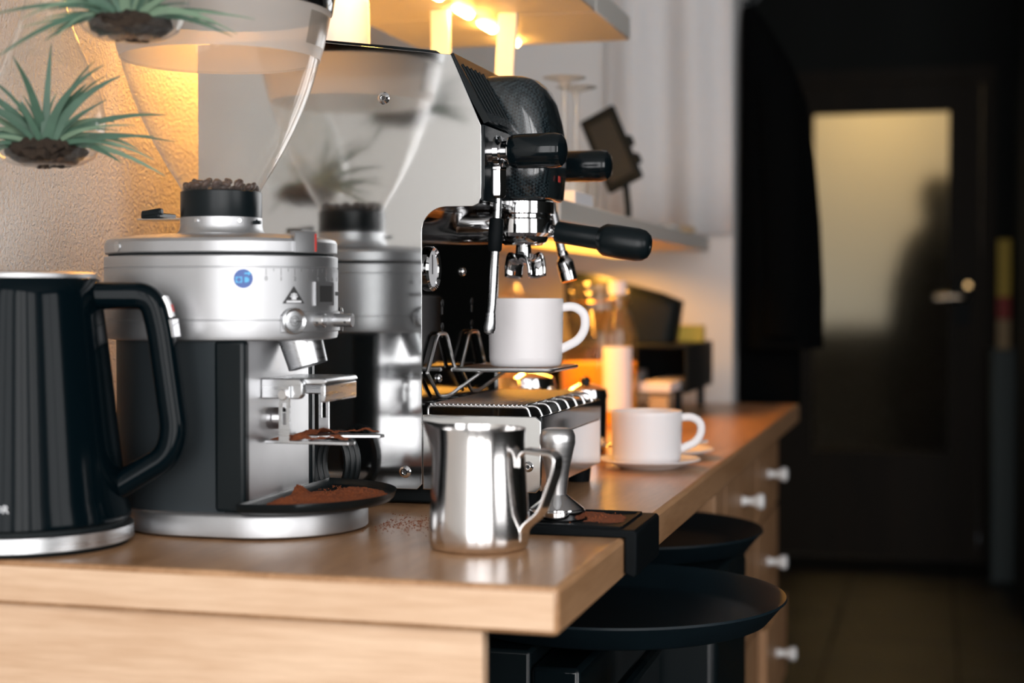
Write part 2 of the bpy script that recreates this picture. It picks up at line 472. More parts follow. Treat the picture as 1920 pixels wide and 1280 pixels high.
# wall behind the camera, with windows added for the daylight
g = G(); xs = WALL - 0.15
for (x0, x1, z0, z1) in ADDED_WINDOWS:
    g.box(xs, x0, WIN_Y, WIN_Y + 0.12, 0, 2.75); g.box(x0, x1, WIN_Y, WIN_Y + 0.12, 0, z0); g.box(x0, x1, WIN_Y, WIN_Y + 0.12, z1, 2.75)
    xs = x1
g.box(xs, 3.15, WIN_Y, WIN_Y + 0.12, 0, 2.75)
struct(g, 'wall_back', 'plain_wall')
for i, (x0, x1, z0, z1) in enumerate(ADDED_WINDOWS):
    w = empty('window_%d' % (i + 1), ((x0 + x1) / 2, WIN_Y + 0.06, z0)); w['kind'] = 'structure'  # frames of the added windows
    g = G(); t = 0.045
    for a in (x0, (x0 + x1) / 2 - t / 2, x1 - t): g.box(a, a + t, WIN_Y + 0.03, WIN_Y + 0.09, z0, z1)
    for b in (z0, z1 - t): g.box(x0 + t, x1 - t, WIN_Y + 0.032, WIN_Y + 0.088, b, b + t)
    g.build('window_frame', 'white_paint', w)
    G().box(x0 - 0.03, x1 + 0.03, WIN_Y + 0.12, WIN_Y + 0.26, z0 - 0.03, z0).build('window_sill', 'white_paint', w)

# far wall with the glazed door
DY = 5.74
dx0, dx1, dz1 = -0.42, 0.47, 2.06
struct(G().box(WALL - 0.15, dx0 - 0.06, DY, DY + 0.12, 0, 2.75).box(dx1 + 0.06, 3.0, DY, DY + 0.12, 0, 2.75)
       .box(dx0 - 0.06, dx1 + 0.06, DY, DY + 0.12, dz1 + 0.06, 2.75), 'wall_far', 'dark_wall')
door = empty('door_1', ((dx0 + dx1) / 2, DY, 0)); door['kind'] = 'structure'
gx0, gx1, gz0, gz1 = -0.235, 0.335, 0.47, 1.935
G().box(dx0 - 0.06, dx0, DY - 0.02, DY + 0.12, 0, dz1).box(dx1, dx1 + 0.06, DY - 0.02, DY + 0.12, 0, dz1)\
   .box(dx0 - 0.06, dx1 + 0.06, DY - 0.02, DY + 0.12, dz1, dz1 + 0.06).build('door_frame', 'door_wood', door)
G().box(dx0 + .003, gx0, DY + 0.01, DY + 0.05, 0.006, dz1 - .004).box(gx1, dx1 - .003, DY + 0.01, DY + 0.05, 0.006, dz1 - .004)\
   .box(gx0, gx1, DY + 0.01, DY + 0.05, 0.006, gz0).box(gx0, gx1, DY + 0.01, DY + 0.05, gz1, dz1 - .004).build('door_leaf', 'door_wood', door)
pane = G().box(gx0, gx1, DY + 0.027, DY + 0.033, gz0, gz1).build('glass_pane', 'reeded_glass', door)
hd = G().box(0.365, 0.425, DY + 0.002, DY + 0.01, 1.02, 1.22).build('handle_plate', 'matte_black', door, bevel=0.002)
G().tube(fillet([(0.405, DY + 0.002, 1.135), (0.405, DY - 0.05, 1.135), (0.375, DY - 0.055, 1.142), (0.285, DY - 0.052, 1.135)], 0.02), 0.013, 12).build('door_handle', 'door_chrome', hd)
G().cyl((0.417, DY + 0.002, 1.19), (0.417, DY - 0.008, 1.19), 0.011).build('lock_cylinder', 'brass', hd)
# the lit room behind the door's glass: a wall and a lamp, and an added dark figure that shows through
struct(G().box(-1.2, 1.4, 8.2, 8.3, 0, 2.75), 'wall_beyond', 'white_paint')
struct(G().box(-1.3, -1.2, 5.86, 8.3, 0, 2.75), 'wall_beyond_left', 'white_paint')
struct(G().box(1.4, 1.5, 5.86, 8.3, 0, 2.75), 'wall_beyond_right', 'white_paint')
struct(G().box(-1.3, 1.5, 6.0, 8.3, 2.75, 2.85), 'ceiling_beyond', 'white_paint')
ld = bpy.data.lights.new('ceiling_lamp_beyond', 'AREA'); ld.energy = 10; ld.size = 0.5; ld.color = (1.0, 0.66, 0.26)
lo = bpy.data.objects.new('ceiling_lamp_beyond', ld); COL.objects.link(lo); lo.location = (-0.05, 7.6, 2.6); lo.rotation_euler = (0, 0, 0)

# ------------------------------------------------------------------ worktop, cabinets
wt = empty('worktop', (-0.33, 1.1, TOP - 0.04), 'thick light beech worktop with rounded edge running along the wall', 'worktop')
g = G().box(WALL + 0.002, -0.001, 0.0015, 2.28, TOP - 0.04, TOP)
g.build('worktop_board', 'beech_top', wt, bevel=0.005, segs=3)
G().box(WALL + 0.002, -0.0048, 0.0, 0.0014, TOP - 0.0352, TOP - 0.0048).build('end_edging', 'beech_end', wt)
g = G().box(WALL + 0.004, -0.068, 0.012, 0.030, 0, TOP - 0.0405)
ep = at_origin(g.build('end_panel', 'beech_end', None, bevel=0.001), (-0.35, 0.02, 0))
tag(ep, 'light beech panel closing the near end under the worktop', 'panel')

def drawer_unit(y0, y1, fronts, label):
    r = empty('drawer_cabinet', (-0.33, (y0 + y1) / 2, 0), label, 'cabinet', 'wooden drawer cabinets under the worktop')
    xf = -0.045
    G().box(-0.60, xf - 0.02, y0 + 0.002, y0 + 0.02, 0.08, TOP - 0.041).box(-0.60, xf - 0.02, y1 - 0.02, y1 - 0.002, 0.08, TOP - 0.041)\
       .box(-0.60, xf - 0.02, y0 + 0.02, y1 - 0.02, 0.08, 0.10).box(-0.60, -0.58, y0 + 0.02, y1 - 0.02, 0.10, TOP - 0.041).build('carcass', 'cabinet_wood', r)
    G().box(-0.55, -0.10, y0 + 0.01, y1 - 0.01, 0, 0.08).build('plinth', 'matte_black', r)
    for z0, z1, out in fronts:
        d = G().box(xf - 0.019 + out, xf + out, y0 + 0.004, y1 - 0.004, z0 + 0.003, z1 - 0.003)
        if out > 0: d.box(xf - 0.30, xf - 0.018 + out, y0 + 0.03, y1 - 0.03, z0 + 0.02, z1 - 0.03)
        d = d.build('drawer', 'cabinet_wood', r, bevel=0.0015)
        yc, zc = (y0 + y1) / 2, (z0 + z1) / 2
        m = Matrix.Rotation(PI / 2, 4, 'Y')
        G().lathe([(0, 0), (0.010, 0), (0.0075, 0.006), (0.0065, 0.014), (0.010, 0.023), (0.0145, 0.029), (0.0150, 0.034), (0.012, 0.039), (0, 0.041)],
                  (xf + out, yc, zc), 24, m).build('knob', 'porcelain_knob', d)
    return r
drawer_unit(1.370, 1.837, [(0.685, 0.852, 0), (0.490, 0.682, 0), (0.31, 0.487, 0), (0.09, 0.307, 0)], 'wooden drawer cabinet with white knobs nearer the black trays')
drawer_unit(1.843, 2.262, [(0.685, 0.852, 0), (0.490, 0.682, 0), (0.305, 0.487, 0.020), (0.09, 0.302, 0)], 'wooden drawer cabinet under the far end of the worktop, one drawer ajar')
fp = at_origin(G().box(-0.60, -0.045, 1.246, 1.366, 0.0, TOP - 0.041).build('filler_panel', 'cabinet_wood', None, bevel=0.002), (-0.32, 1.29, 0))
tag(fp, 'plain wooden filler panel between the black bin and the first drawer cabinet', 'panel')

# black appliance under the near end
ap = empty('undercounter_fridge', (-0.30, 0.59, 0), 'black appliance under the worktop carrying the large round tray', 'fridge')
G().box(-0.56, -0.115, 0.35, 0.835, 0.03, 0.766).build('body', 'satin_black', ap, bevel=0.004)
G().box(-0.114, -0.062, 0.35, 0.835, 0.05, 0.75).build('door', 'gloss_black', ap, bevel=0.005)
G().tube(fillet([(-0.062, 0.40, 0.715), (-0.03, 0.40, 0.715), (-0.03, 0.79, 0.715), (-0.062, 0.79, 0.715)], 0.012), 0.009, 10).build('handle', 'gloss_black', ap)
for x in (-0.52, -0.15):
    for y in (0.39, 0.80): G().cyl((x, y, 0), (x, y, 0.032), 0.018).build('foot', 'matte_black', ap)
bn = empty('waste_bin', (-0.17, 1.03, 0), 'tall black bin under the worktop holding up the smaller looking tray', 'bin')
G().box(-0.345, 0.010, 0.862, 1.20, 0.0, 0.745).build('bin_body', 'satin_black', bn, bevel=0.012, segs=3)
G().box(-0.35, 0.015, 0.857, 1.205, 0.745, 0.768).build('bin_rim', 'satin_black', bn, bevel=0.006)

def bar_tray(loc, label):
    prof = [(0, 0), (0.165, 0), (0.176, 0.003), (0.196, 0.024), (0.2005, 0.0265), (0.2015, 0.024), (0.199, 0.0225), (0.180, 0.000), (0.172, -0.003), (0, -0.003)]
    o = G().lathe([(r, z + 0.003) for r, z in reversed(prof)], (0, 0, 0), 96).build('bar_tray', 'tray_black')
    o.location = loc
    return tag(o, label, 'tray', 'round black serving trays under the worktop')
bar_tray((-0.070, 0.540, 0.7665), 'round black serving tray, the nearer and larger looking one, jutting from under the worktop')
bar_tray((-0.150, 1.040, 0.7685), 'round black serving tray, the farther one, beside the drawer cabinet')

# ------------------------------------------------------------------ shelves and their lamps
sh = empty('upper_shelf', (-0.37, 0.9, 1.547), 'pale upper wall shelf with small warm lamps set in its underside', 'shelf')
G().box(-0.545, -0.188, 1.012, 1.272, 1.547, 1.585).build('shelf_board', 'shelf_paint', sh, bevel=0.003)
G().box(-0.545, -0.188, 0.52, 1.010, 1.547, 1.585).build('shelf_board', 'shelf_paint', sh, bevel=0.003)
for y in (0.57, 0.69, 0.81, 0.95, 1.075, 1.21):  # first one, out of view, added to warm the stored mug
    G().capsule((-0.37, y - 0.035, 1.5465), (-0.37, y + 0.035, 1.5465), 0.008, 12, True, True).build('lamp', 'led_warm', sh)
for y in (0.60, 1.16):
    G().box(WALL + 0.001, -0.50, y, y + 0.025, 1.585, 1.61).box(WALL + 0.001, WALL + 0.02, y, y + 0.025, 1.50, 1.61).build('bracket', 'shelf_paint', sh)
G().box(-0.630, -0.545, 0.53, 0.88, 1.553, 1.573).build('strip_housing', 'shelf_paint', sh, bevel=0.002)  # housing and strip added for the warm glow on the wall
G().box(-0.618, -0.592, 0.54, 0.87, 1.549, 1.5529).build('light_strip', 'led_soft', sh)
ld = bpy.data.lights.new('wall_strip_light', 'AREA'); ld.shape = 'RECTANGLE'; ld.size = 0.024; ld.size_y = 0.32; ld.energy = 3.3; ld.color = (1.0, 0.42, 0.06)  # lamp added to light the wall behind the hopper
lo = bpy.data.objects.new('wall_strip_light', ld); COL.objects.link(lo); lo.location = (-0.605, 0.705, 1.5485)
ls = empty('lower_shelf', (-0.43, 1.5, 1.235), 'pale lower wall shelf lit from beneath by a warm light strip', 'shelf')
G().box(WALL + 0.002, -0.19, 0.80, 2.20, 1.235, 1.265).build('shelf_board', 'shelf_paint', ls, bevel=0.003)
G().box(-0.397, -0.374, 0.95, 2.19, 1.224, 1.2348).build('light_strip', 'led_soft', ls)
ld = bpy.data.lights.new('shelf_strip_light', 'AREA'); ld.shape = 'RECTANGLE'; ld.size = 0.020; ld.size_y = 1.22; ld.energy = 8.5; ld.color = (1.0, 0.43, 0.06); ld.spread = math.radians(165)
lo = bpy.data.objects.new('shelf_strip_light', ld); COL.objects.link(lo); lo.location = (-0.3855, 1.57, 1.2235)
for (x0, y0, x1, lbl) in ((-0.312, 0.985, -0.330, 'flat white upright strap joining both shelves, the one nearer the wine glasses'),
                          (-0.40, 0.935, -0.395, 'flat white upright strap joining both shelves, the one behind the machine top')):
    g = G().rings([[(x1 - .013, y0 - .006, 1.2655), (x1 + .013, y0 - .006, 1.2655), (x1 + .013, y0 + .006, 1.2655), (x1 - .013, y0 + .006, 1.2655)],
                   [(x0 - .014, y0 - .006, 1.5465), (x0 + .014, y0 - .006, 1.5465), (x0 + .014, y0 + .006, 1.5465), (x0 - .014, y0 + .006, 1.5465)]])
    tag(at_origin(g.build('shelf_support', 'white_paint', None, bevel=0.002), (x1, y0, 1.2655)), lbl, 'shelf support', 'straps between the shelves')

# curtain on the end wall
loops = []
for k, z in enumerate([1.275, 1.45, 1.7, 2.0, 2.4, 2.7]):
    s = (z - 1.275) / 1.4
    l = []
    for i in range(61):
        t = i / 60
        x = -0.43 + 0.275 * t
        f = 0.017 * math.cos(2 * PI * (t * 2.1 + 0.16 * s))
        l.append((x + 0.03 * (s - 0.5) * (0.5 - t), 2.250 + f, z))
    loops.append(l)
cu = G().rings(loops, False, False, False).build('curtain', 'curtain_cloth', None, solid=0.002)
tag(at_origin(cu, (-0.29, 2.25, 1.275)), 'pale grey curtain hanging in soft folds on the end wall', 'curtain')

# ------------------------------------------------------------------ coffee grinder
GX, GY = -0.417, 0.255
gr = empty('coffee_grinder', (GX, GY, TOP), 'silver electric coffee grinder with a clear funnel hopper and half-moon black tray', 'coffee grinder')
def stad(r, c0, c1, z, n=28):
    l = []
    for i in range(n + 1):
        a = -PI / 2 + PI * i / n; l.append((GX + c1 + r * math.cos(a), GY + r * math.sin(a), z))
    for i in range(n + 1):
        a = PI / 2 + PI * i / n; l.append((GX + c0 + r * math.cos(a), GY + r * math.sin(a), z))
    return l
HA = 0.0225; HR = 0.0975
def stack(levels, c0=-HA, c1=HA):
    g = G(); g.rings([stad(r, c0, c1, z) for r, z in levels]); return g
# base
stack([(0.094, TOP + 0.0015), (0.0975, TOP + 0.003), (0.0975, TOP + 0.021), (0.0955, TOP + 0.0245), (0.090, TOP + 0.0255)], 0.0, 0.055).build('base', 'cast_alu', gr, angle=50)
stack([(0.090, TOP), (0.090, TOP + 0.002)], 0.0, 0.055).build('base_pad', 'rubber_black', gr)
# column: dark sides, black corner trims, light front plate
PX = -0.353
colo = G()
pl = [(GX - 0.02 + 0.088 * math.cos(a), GY + 0.088 * math.sin(a)) for a in [PI / 2 + PI * i / 20 for i in range(21)]]
colo.prism(pl + [(PX - 0.02, GY - 0.088), (PX - 0.02, GY + 0.088)], TOP + 0.0255, 1.092)
colo.build('column', 'alu_dark', gr)
for s in (-1, 1):
    y0, y1 = sorted((GY + s * 0.076, GY + s * 0.090))
    G().box(PX - 0.030, PX + 0.002, y0, y1, TOP + 0.0255, 1.092).build('corner_trim', 'satin_black', gr, bevel=0.004, segs=3)
G().box(PX - 0.019, PX, GY - 0.0755, GY + 0.0755, TOP + 0.0255, 1.092).build('front_plate', 'alu_plate', gr, bevel=0.001)
# head
head = stack([(0.090, 1.091), (0.0965, 1.0925), (0.0975, 1.096), (0.0975, 1.1105), (0.0966, 1.1110), (0.0966, 1.1117), (0.0975, 1.1122), (0.0975, 1.1620),
              (0.0966, 1.1625), (0.0966, 1.1632), (0.0975, 1.1637), (0.0975, 1.1735), (0.0965, 1.1745), (0.088, 1.1750)]).build('head', 'cast_alu', gr, angle=28)
stack([(0.093, 1.1745), (0.093, 1.1775)]).build('lid_gap', 'matte_black', gr)
lid = stack([(0.0955, 1.1770), (0.0968, 1.1782), (0.0968, 1.188), (0.0950, 1.1912), (0.0905, 1.1930), (0.060, 1.1965), (0.046, 1.1975)]).build('lid', 'cast_alu', gr, angle=28)
G().lathe([(0.0455, 1.196), (0.0455, 1.198), (0.0425, 1.2015), (0.0415, 1.206), (0.0415, 1.2145), (0.036, 1.2145)], (GX, GY, 0), 64).build('collar', 'cast_alu', gr)
G().lathe([(0.0408, 1.2145), (0.0412, 1.2155), (0.0412, 1.2405), (0.0404, 1.2412), (0.0385, 1.2412), (0.0380, 1.232), (0, 1.232)], (GX, GY, 0), 64).build('hopper_neck', 'satin_black', gr)
# hopper
HP = [(0.0393, 1.2412), (0.0440, 1.250), (0.0535, 1.265), (0.0638, 1.283), (0.0730, 1.301), (0.0822, 1.321), (0.0902, 1.342), (0.0970, 1.364), (0.1003, 1.378)]
hop = G().lathe(HP, (GX, GY, 0), 96).build('hopper', 'clear_plastic', gr)
G().lathe([(0.1012, 1.3755), (0.1020, 1.380), (0.1038, 1.385), (0.1108, 1.418), (0.1125, 1.424)], (GX, GY, 0), 96).build('hopper_band', 'frosted_plastic', hop)
G().lathe([(0.1127, 1.424), (0.1175, 1.450), (0.1185, 1.463), (0.114, 1.470), (0, 1.476)], (GX, GY, 0), 96).build('hopper_lid', 'smoke_plastic', gr, solid=0.002)
# hopper label
def hop_pt(th, z):
    r = 0.1038 + (z - 1.385) * 0.212 + 0.0012
    return Vector((GX + r * math.cos(th), GY + r * math.sin(th), z))
l0 = [[hop_pt(math.radians(-12 + 2.4 * i), z) for i in range(13)] for z in (1.386, 1.402, 1.418)]
G().rings(l0, False, False, False).build('hopper_label', 'label_film', hop)
# hopper slide gate
sl = G().box(GX - 0.086, GX - 0.03, GY - 0.018, GY + 0.018, 1.2130, 1.2143).build('slide_gate', 'steel_brushed', gr, bevel=0.0004)
G().tube([(GX - 0.080, GY - 0.017, 1.2185), (GX - 0.058, GY - 0.017, 1.2215)], 0.0045, 10, flat=(0.004, 0.0035)).box(GX - 0.081, GX - 0.060, GY - 0.020, GY + 0.018, 1.2144, 1.2205).build('gate_tab', 'satin_black', sl, bevel=0.0015)
for a in (-100, -40, -10):
    p = Vector((GX + 0.0415 * math.cos(math.radians(a)), GY + 0.0415 * math.sin(math.radians(a)), 1.2105)); d = Vector((math.cos(math.radians(a)), math.sin(math.radians(a)), 0))
    G().cyl(p - d * 0.001, p + d * 0.002, 0.0019, n=12).build('screw', 'chrome', gr)
G().cyl((GX + 0.041, GY - 0.012, 1.209), (GX + 0.049, GY - 0.012, 1.209), 0.002, n=10).build('pin', 'satin_black', gr)
def hp(th, z, d=0.0):
    """point on the head's skin: th measured from the near side round the front"""
    t = math.radians(th); r = HR + d
    return Vector((GX + HA + r * math.sin(t), GY - r * math.cos(t), z))
# lid clip with the red mark
lf = lambda th, z, d=0.0: hp(th, z, d - 0.0007)
l = []
for th in range(56, 73, 2): l.append([lf(th, 1.1775, 0.0), lf(th, 1.1775, 0.003), lf(th, 1.1955, 0.003), lf(th, 1.1985, 0.001), lf(th, 1.1985, -0.006), lf(th, 1.1945, -0.006), lf(th, 1.1945, 0.0)])
G().rings(l).build('lid_clip', 'cast_alu', gr)
G().rings([[lf(th, 1.1785, 0.0031), lf(th, 1.1785, 0.0036), lf(th, 1.196, 0.0036), lf(th, 1.196, 0.0031)] for th in (70.2, 71.4)]).build('index_mark', 'red_mark', gr)
p = Vector((GX - 0.072, GY - 0.0825, 1.1835)); d = Vector((-0.52, -0.85, 0)).normalized()
G().cyl(p - d * 0.001, p + d * 0.0012, 0.0052, n=20).build('lid_screw', 'steel_brushed', gr)
# scale round the head
g = G()
for k in range(0, 41):
    th = 38.6 + 2.23 * k
    if k % 2: continue
    h = 0.0068 if k % 4 == 0 else 0.0030
    a = 0.14
    g.rings([[hp(th - a, 1.1615 - h, 0.0001), hp(th + a, 1.1615 - h, 0.0001), hp(th + a, 1.1615, 0.0001), hp(th - a, 1.1615, 0.0001)],
             [hp(th - a, 1.1615 - h, 0.0003), hp(th + a, 1.1615 - h, 0.0003), hp(th + a, 1.1615, 0.0003), hp(th - a, 1.1615, 0.0003)]])
g.build('scale_marks', 'print_grey', gr)
goff = Vector((GX, GY, TOP))
def wrap(th0, z0):
    return lambda u, v, w: hp(th0 + math.degrees(u / HR), z0 + v, 0.0003 + w) - goff
for k in range(11):
    text_mesh(str(k), 0.0058, wrap(38.6 + 8.92 * k, 1.1515), 'scale_number', 'print_grey', gr)
text_mesh('GRIND ON DEMAND', 0.0058, wrap(114, 1.137), 'lettering', 'print_dark', gr)
# triangular emblem: dark triangle, pale crown of rays and a pale band
def patch(poly, th0, z0, d0, d1, name, m, par=None):
    """poly (u, v) glued to the curved head"""
    f = lambda u, v, d: hp(th0 + math.degrees(u / HR), z0 + v, d)
    g = G(); g.rings([[f(u, v, d0) for u, v in poly], [f(u, v, d1) for u, v in poly]])
    return g.build(name, m, par or gr)
ED = 0.0125
em = G()
rows = [[hp(55.6 + math.degrees(u * s / HR), 1.1275 + 0.0172 * (1 - s), 0.0003) for u in [(-1 + i / 6) * ED * 1.0 for i in range(13)]] for s in (1.0, 0.8, 0.6, 0.4, 0.2, 0.03)]
em = G().rings(rows, False, False, False).build('emblem', 'print_dark', gr)
g = G()
for a in (-56, -30, -8, 8, 30, 56):
    ca, sa = math.cos(math.radians(a)), math.sin(math.radians(a))
    q = []
    for (rr, ww) in ((0.0022, -0.0004), (0.0058 if abs(a) < 40 else 0.0050, -0.0007), (0.0058 if abs(a) < 40 else 0.0050, 0.0007), (0.0022, 0.0004)):
        u = rr * sa + ww * ca; v = 0.0045 + rr * ca - ww * sa
        q.append(hp(55.6 + math.degrees(u / HR), 1.1275 + v, 0.0006))
    g.bm.faces.new([g.bm.verts.new(x) for x in q])
q = [(-0.0026, 0.0036), (0.0026, 0.0036), (0.0024, 0.0062), (0.0012, 0.0072), (-0.0012, 0.0072), (-0.0024, 0.0062)]
g.bm.faces.new([g.bm.verts.new(hp(55.6 + math.degrees(u / HR), 1.1275 + v, 0.0006)) for u, v in q])
g.build('emblem_rays', 'print_white', em)
g = G(); g.rings([[hp(55.6 + math.degrees(u / HR), 1.1275 + v, 0.0006) for u in [(-1 + i / 4) * 0.0085 for i in range(9)]] for v in (0.0008, 0.0028)], False, False, False)
g.build('emblem_band', 'print_white', em)
# round blue sticker with plug drawing
def disc(u0, v0, r, d, n=28):
    return [(u0 + r * math.cos(2 * PI * i / n), v0 + r * math.sin(2 * PI * i / n)) for i in range(n)]
st = patch(disc(0, 0, 0.0092, 0), 25.7, 1.1515, 0.0001, 0.0004, 'sticker', 'sticker_blue')
patch([(-0.0072, -0.0040), (-0.0010, -0.0040), (-0.0010, 0.0018), (-0.0072, 0.0018)], 25.7, 1.1515, 0.0004, 0.0006, 'sticker_socket', 'sticker_cyan', st)
patch(disc(-0.0041, -0.0011, 0.0021, 0), 25.7, 1.1515, 0.0006, 0.0008, 'sticker_socket_hole', 'sticker_blue', st)
patch(arc(0.0030, -0.0011, 0.0026, -90, 90, 8)[::1] + [(0.0012, 0.0015), (0.0012, -0.0037)], 25.7, 1.1515, 0.0004, 0.0006, 'sticker_plug', 'sticker_cyan', st)
patch([(0.0010, 0.0042), (0.0048, 0.0042), (0.0048, 0.0028), (0.0074, 0.0050), (0.0048, 0.0072), (0.0048, 0.0058), (0.0010, 0.0058)], 25.7, 1.1515, 0.0004, 0.0006, 'sticker_arrow', 'sticker_cyan', st)
# display window on the front
def frame_on_head(th0, zc, hw, hh, name, m, d0, d1, par=None):
    n = 6; poly = []
    us = [-hw + 2 * hw * i / n for i in range(n + 1)]
    poly = [(u, -hh) for u in us] + [(u, hh) for u in reversed(us)]
    return patch(poly, th0, zc, d0, d1, name, m, par)
dw = frame_on_head(81, 1.1370, 0.0170, 0.0118, 'display_frame', 'cast_alu', 0.0, 0.0022)
frame_on_head(81, 1.1370, 0.0118, 0.0080, 'display', 'print_dark', 0.0022, 0.0026, dw)
# front boss with buttons and pins
bo = []
for i in range(17):
    th = 47 + (126 - 47) * i / 16
    bo.append([hp(th, 1.0990, 0.0), hp(th, 1.1000, 0.0020), hp(th, 1.1190 if 0 < i < 16 else 1.1150, 0.0020), hp(th, 1.1200 if 0 < i < 16 else 1.1160, 0.0)])
G().rings(bo).build('front_boss', 'cast_alu', gr)
for th in (54.8, 118.0):
    p = hp(th, 1.1105, 0.0018); d = (hp(th, 1, 0.01) - hp(th, 1)).normalized()
    R = d.to_track_quat('Z', 'Y').to_matrix().to_4x4()
    b = G().lathe([(0.0130, 0), (0.0130, 0.0025), (0.0120, 0.0032), (0.0108, 0.0022), (0.0095, 0.0008), (0.0075, 0.0010), (0.0070, 0.0018), (0, 0.0022)], p, 36, R).build('button', 'steel_brushed', gr)
    G().lathe([(0.0052, 0.0024), (0.0046, 0.0024)], p, 28, R).lathe([(0.0034, 0.0024), (0.0028, 0.0024)], p, 5, R).build('button_mark', 'print_dark', b)
for (y, x0, x1) in ((-0.030, 0.100, 0.1255), (0.006, 0.112, 0.1405)):
    pn = G().capsule((GX + x0, GY + y, 1.1105), (GX + x1, GY + y, 1.1105), 0.0068, 24, False, False).build('fork_pin', 'steel_brushed', gr, bevel=0.0008)
    G().cyl((GX + x1 - 0.006, GY + y - 0.0069, 1.1085), (GX + x1 - 0.006, GY + y - 0.0060, 1.1085), 0.0014, n=10).build('pin_hole', 'print_dark', pn)
# chute
ax = Vector((0.30, 0, -1)).normalized()
p0 = Vector((GX + 0.086, GY, 1.094)); p1 = p0 + ax * 0.036
R = ax.to_track_quat('Z', 'Y').to_matrix().to_4x4()
G().lathe([(0.0225, -0.004), (0.0205, 0.024), (0.0200, 0.031), (0.0185, 0.031), (0.0190, 0.024), (0.0205, -0.004)], p0, 36, R).build('chute', 'steel_brushed', gr)
G().cyl((GX + 0.056, GY - 0.02, 1.091), (GX + 0.056, GY - 0.02, 1.088), 0.004, n=14).build('screw', 'brass', gr)
# fork holder: block, two slotted arms, two tines
bl = G().prism([(PX, 1.0335), (PX + 0.040, 1.0335), (PX + 0.044, 1.038), (PX + 0.044, 1.049), (PX + 0.040, 1.0535), (PX, 1.0535)], GY - 0.046, GY - 0.036, 'XZ')
bl.prism([(PX + 0.030, 1.0475), (PX + 0.062, 1.0475), (PX + 0.066, 1.050), (PX + 0.063, 1.0535), (PX, 1.0535), (PX, 1.0475)], GY - 0.036, GY + 0.05, 'XZ')
bl.box(PX, PX + 0.044, GY + 0.040, GY + 0.05, 1.0335, 1.0475)
bl.box(PX + 0.058, PX + 0.064, GY - 0.036, GY + 0.05, 1.030, 1.0475)
bl.build('fork_block', 'steel_brushed', gr, bevel=0.0012)
for s, y in ((-1, GY - 0.049), (1, GY + 0.054)):
    x = PX + 0.026
    a = G()
    a.box(x - 0.0055, x + 0.0055, y - 0.0015, y + 0.0015, 0.992, 1.008).box(x - 0.0055, x - 0.0025, y - 0.0015, y + 0.0015, 1.008, 1.030)\
     .box(x + 0.0025, x + 0.0055, y - 0.0015, y + 0.0015, 1.008, 1.030).box(x - 0.0055, x + 0.0055, y - 0.0015, y + 0.0015, 1.030, 1.046)
    a = a.build('slotted_arm', 'steel_brushed', gr)
    G().cyl((x, y - 0.0015, 1.038), (x, y - 0.0055, 1.038), 0.0052, n=20).build('arm_bolt', 'chrome', a, bevel=0.0006)
    poly = [(PX + 0.004, y - s * 0.002), (PX + 0.092, y - s * 0.002)] + [(PX + 0.096, y + -s * 0.008), (PX + 0.094, y - s * 0.016), (PX + 0.055, y - s * 0.024), (PX + 0.036, y - s * 0.040), (PX + 0.004, y - s * 0.040)]
    G().prism(poly, 0.9895, 0.9925).build('fork_tine', 'steel_brushed', gr, bevel=0.0005)
G().cyl((PX, GY - 0.012, 1.012), (PX + 0.010, GY - 0.012, 1.012), 0.011, n=24).build('plate_bolt', 'chrome', gr, bevel=0.001)
# half-moon grounds tray
def moon(r, x0, z, n=40):
    return [(x0 + r * math.cos(-PI / 2 + PI * i / n) * 0.97, GY + 0.010 + r * math.sin(-PI / 2 + PI * i / n), z) for i in range(n + 1)]
g = G()
g.rings([moon(0.108, PX + 0.003, TOP + 0.0258), moon(0.114, PX + 0.001, TOP + 0.029), moon(0.1165, PX + 0.0005, TOP + 0.036), moon(0.1145, PX + 0.0035, TOP + 0.0365), moon(0.110, PX + 0.006, TOP + 0.0305), moon(0.100, PX + 0.010, TOP + 0.0290)])
g.build('grounds_tray', 'satin_black', gr, angle=50)
# cable loops behind
g = G()
for k in range(3):
    g.tube([(GX + 0.062 + 0.004 * k + 0.020 * math.cos(a), 0.395 + 0.006 * k, 0.951 + 0.033 * math.sin(a)) for a in [2 * PI * i / 28 for i in range(28)]], 0.004, 8, closed=True)
g = g.build('power_cable', 'satin_black')
tag(at_origin(g, (-0.36, 0.4, TOP + 0.014)), 'black power cable coiled between the grinder and the espresso machine', 'cable')

# beans in the hopper
def bean_mesh():
    g = G(); g.sphere((0, 0, 0), 0.0058, (1.0, 0.74, 0.55), 14)
    for v in g.bm.verts:
        if v.co.z > 0: v.co.z *= 1.0 - 0.55 * math.exp(-(v.co.y / 0.0011) ** 2)
    return g
spots = []
for ring, cnt, z in ((0.0, 1, 1.242), (0.012, 6, 1.2425), (0.0235, 12, 1.2430), (0.0345, 19, 1.2450)):
    for i in range(cnt):
        a = 2 * PI * (i + 0.3 * random.random()) / cnt
        spots.append((GX + ring * math.cos(a), GY + ring * math.sin(a), z + random.uniform(-0.001, 0.003)))
for i in range(7):
    a = -0.5 - 2.2 * i / 6; spots.append((GX + 0.028 * math.cos(a), GY + 0.028 * math.sin(a), 1.2500 + random.uniform(-0.001, 0.0015)))
bean = None
for s in spots:
    if bean is None:
        bean = b = bean_mesh().build('coffee_bean', 'coffee_bean', None, angle=60)
        tag(bean, 'dark roasted coffee bean lying at the bottom of the clear hopper', 'coffee bean', 'coffee beans in the hopper')
    else:
        b = bean.copy(); COL.objects.link(b)
    b.location = s; b.rotation_euler = (random.uniform(-0.9, 0.9), random.uniform(-0.9, 0.9), random.uniform(0, 6.28))
    k = random.uniform(0.88, 1.12); b.scale = (k, k, k)

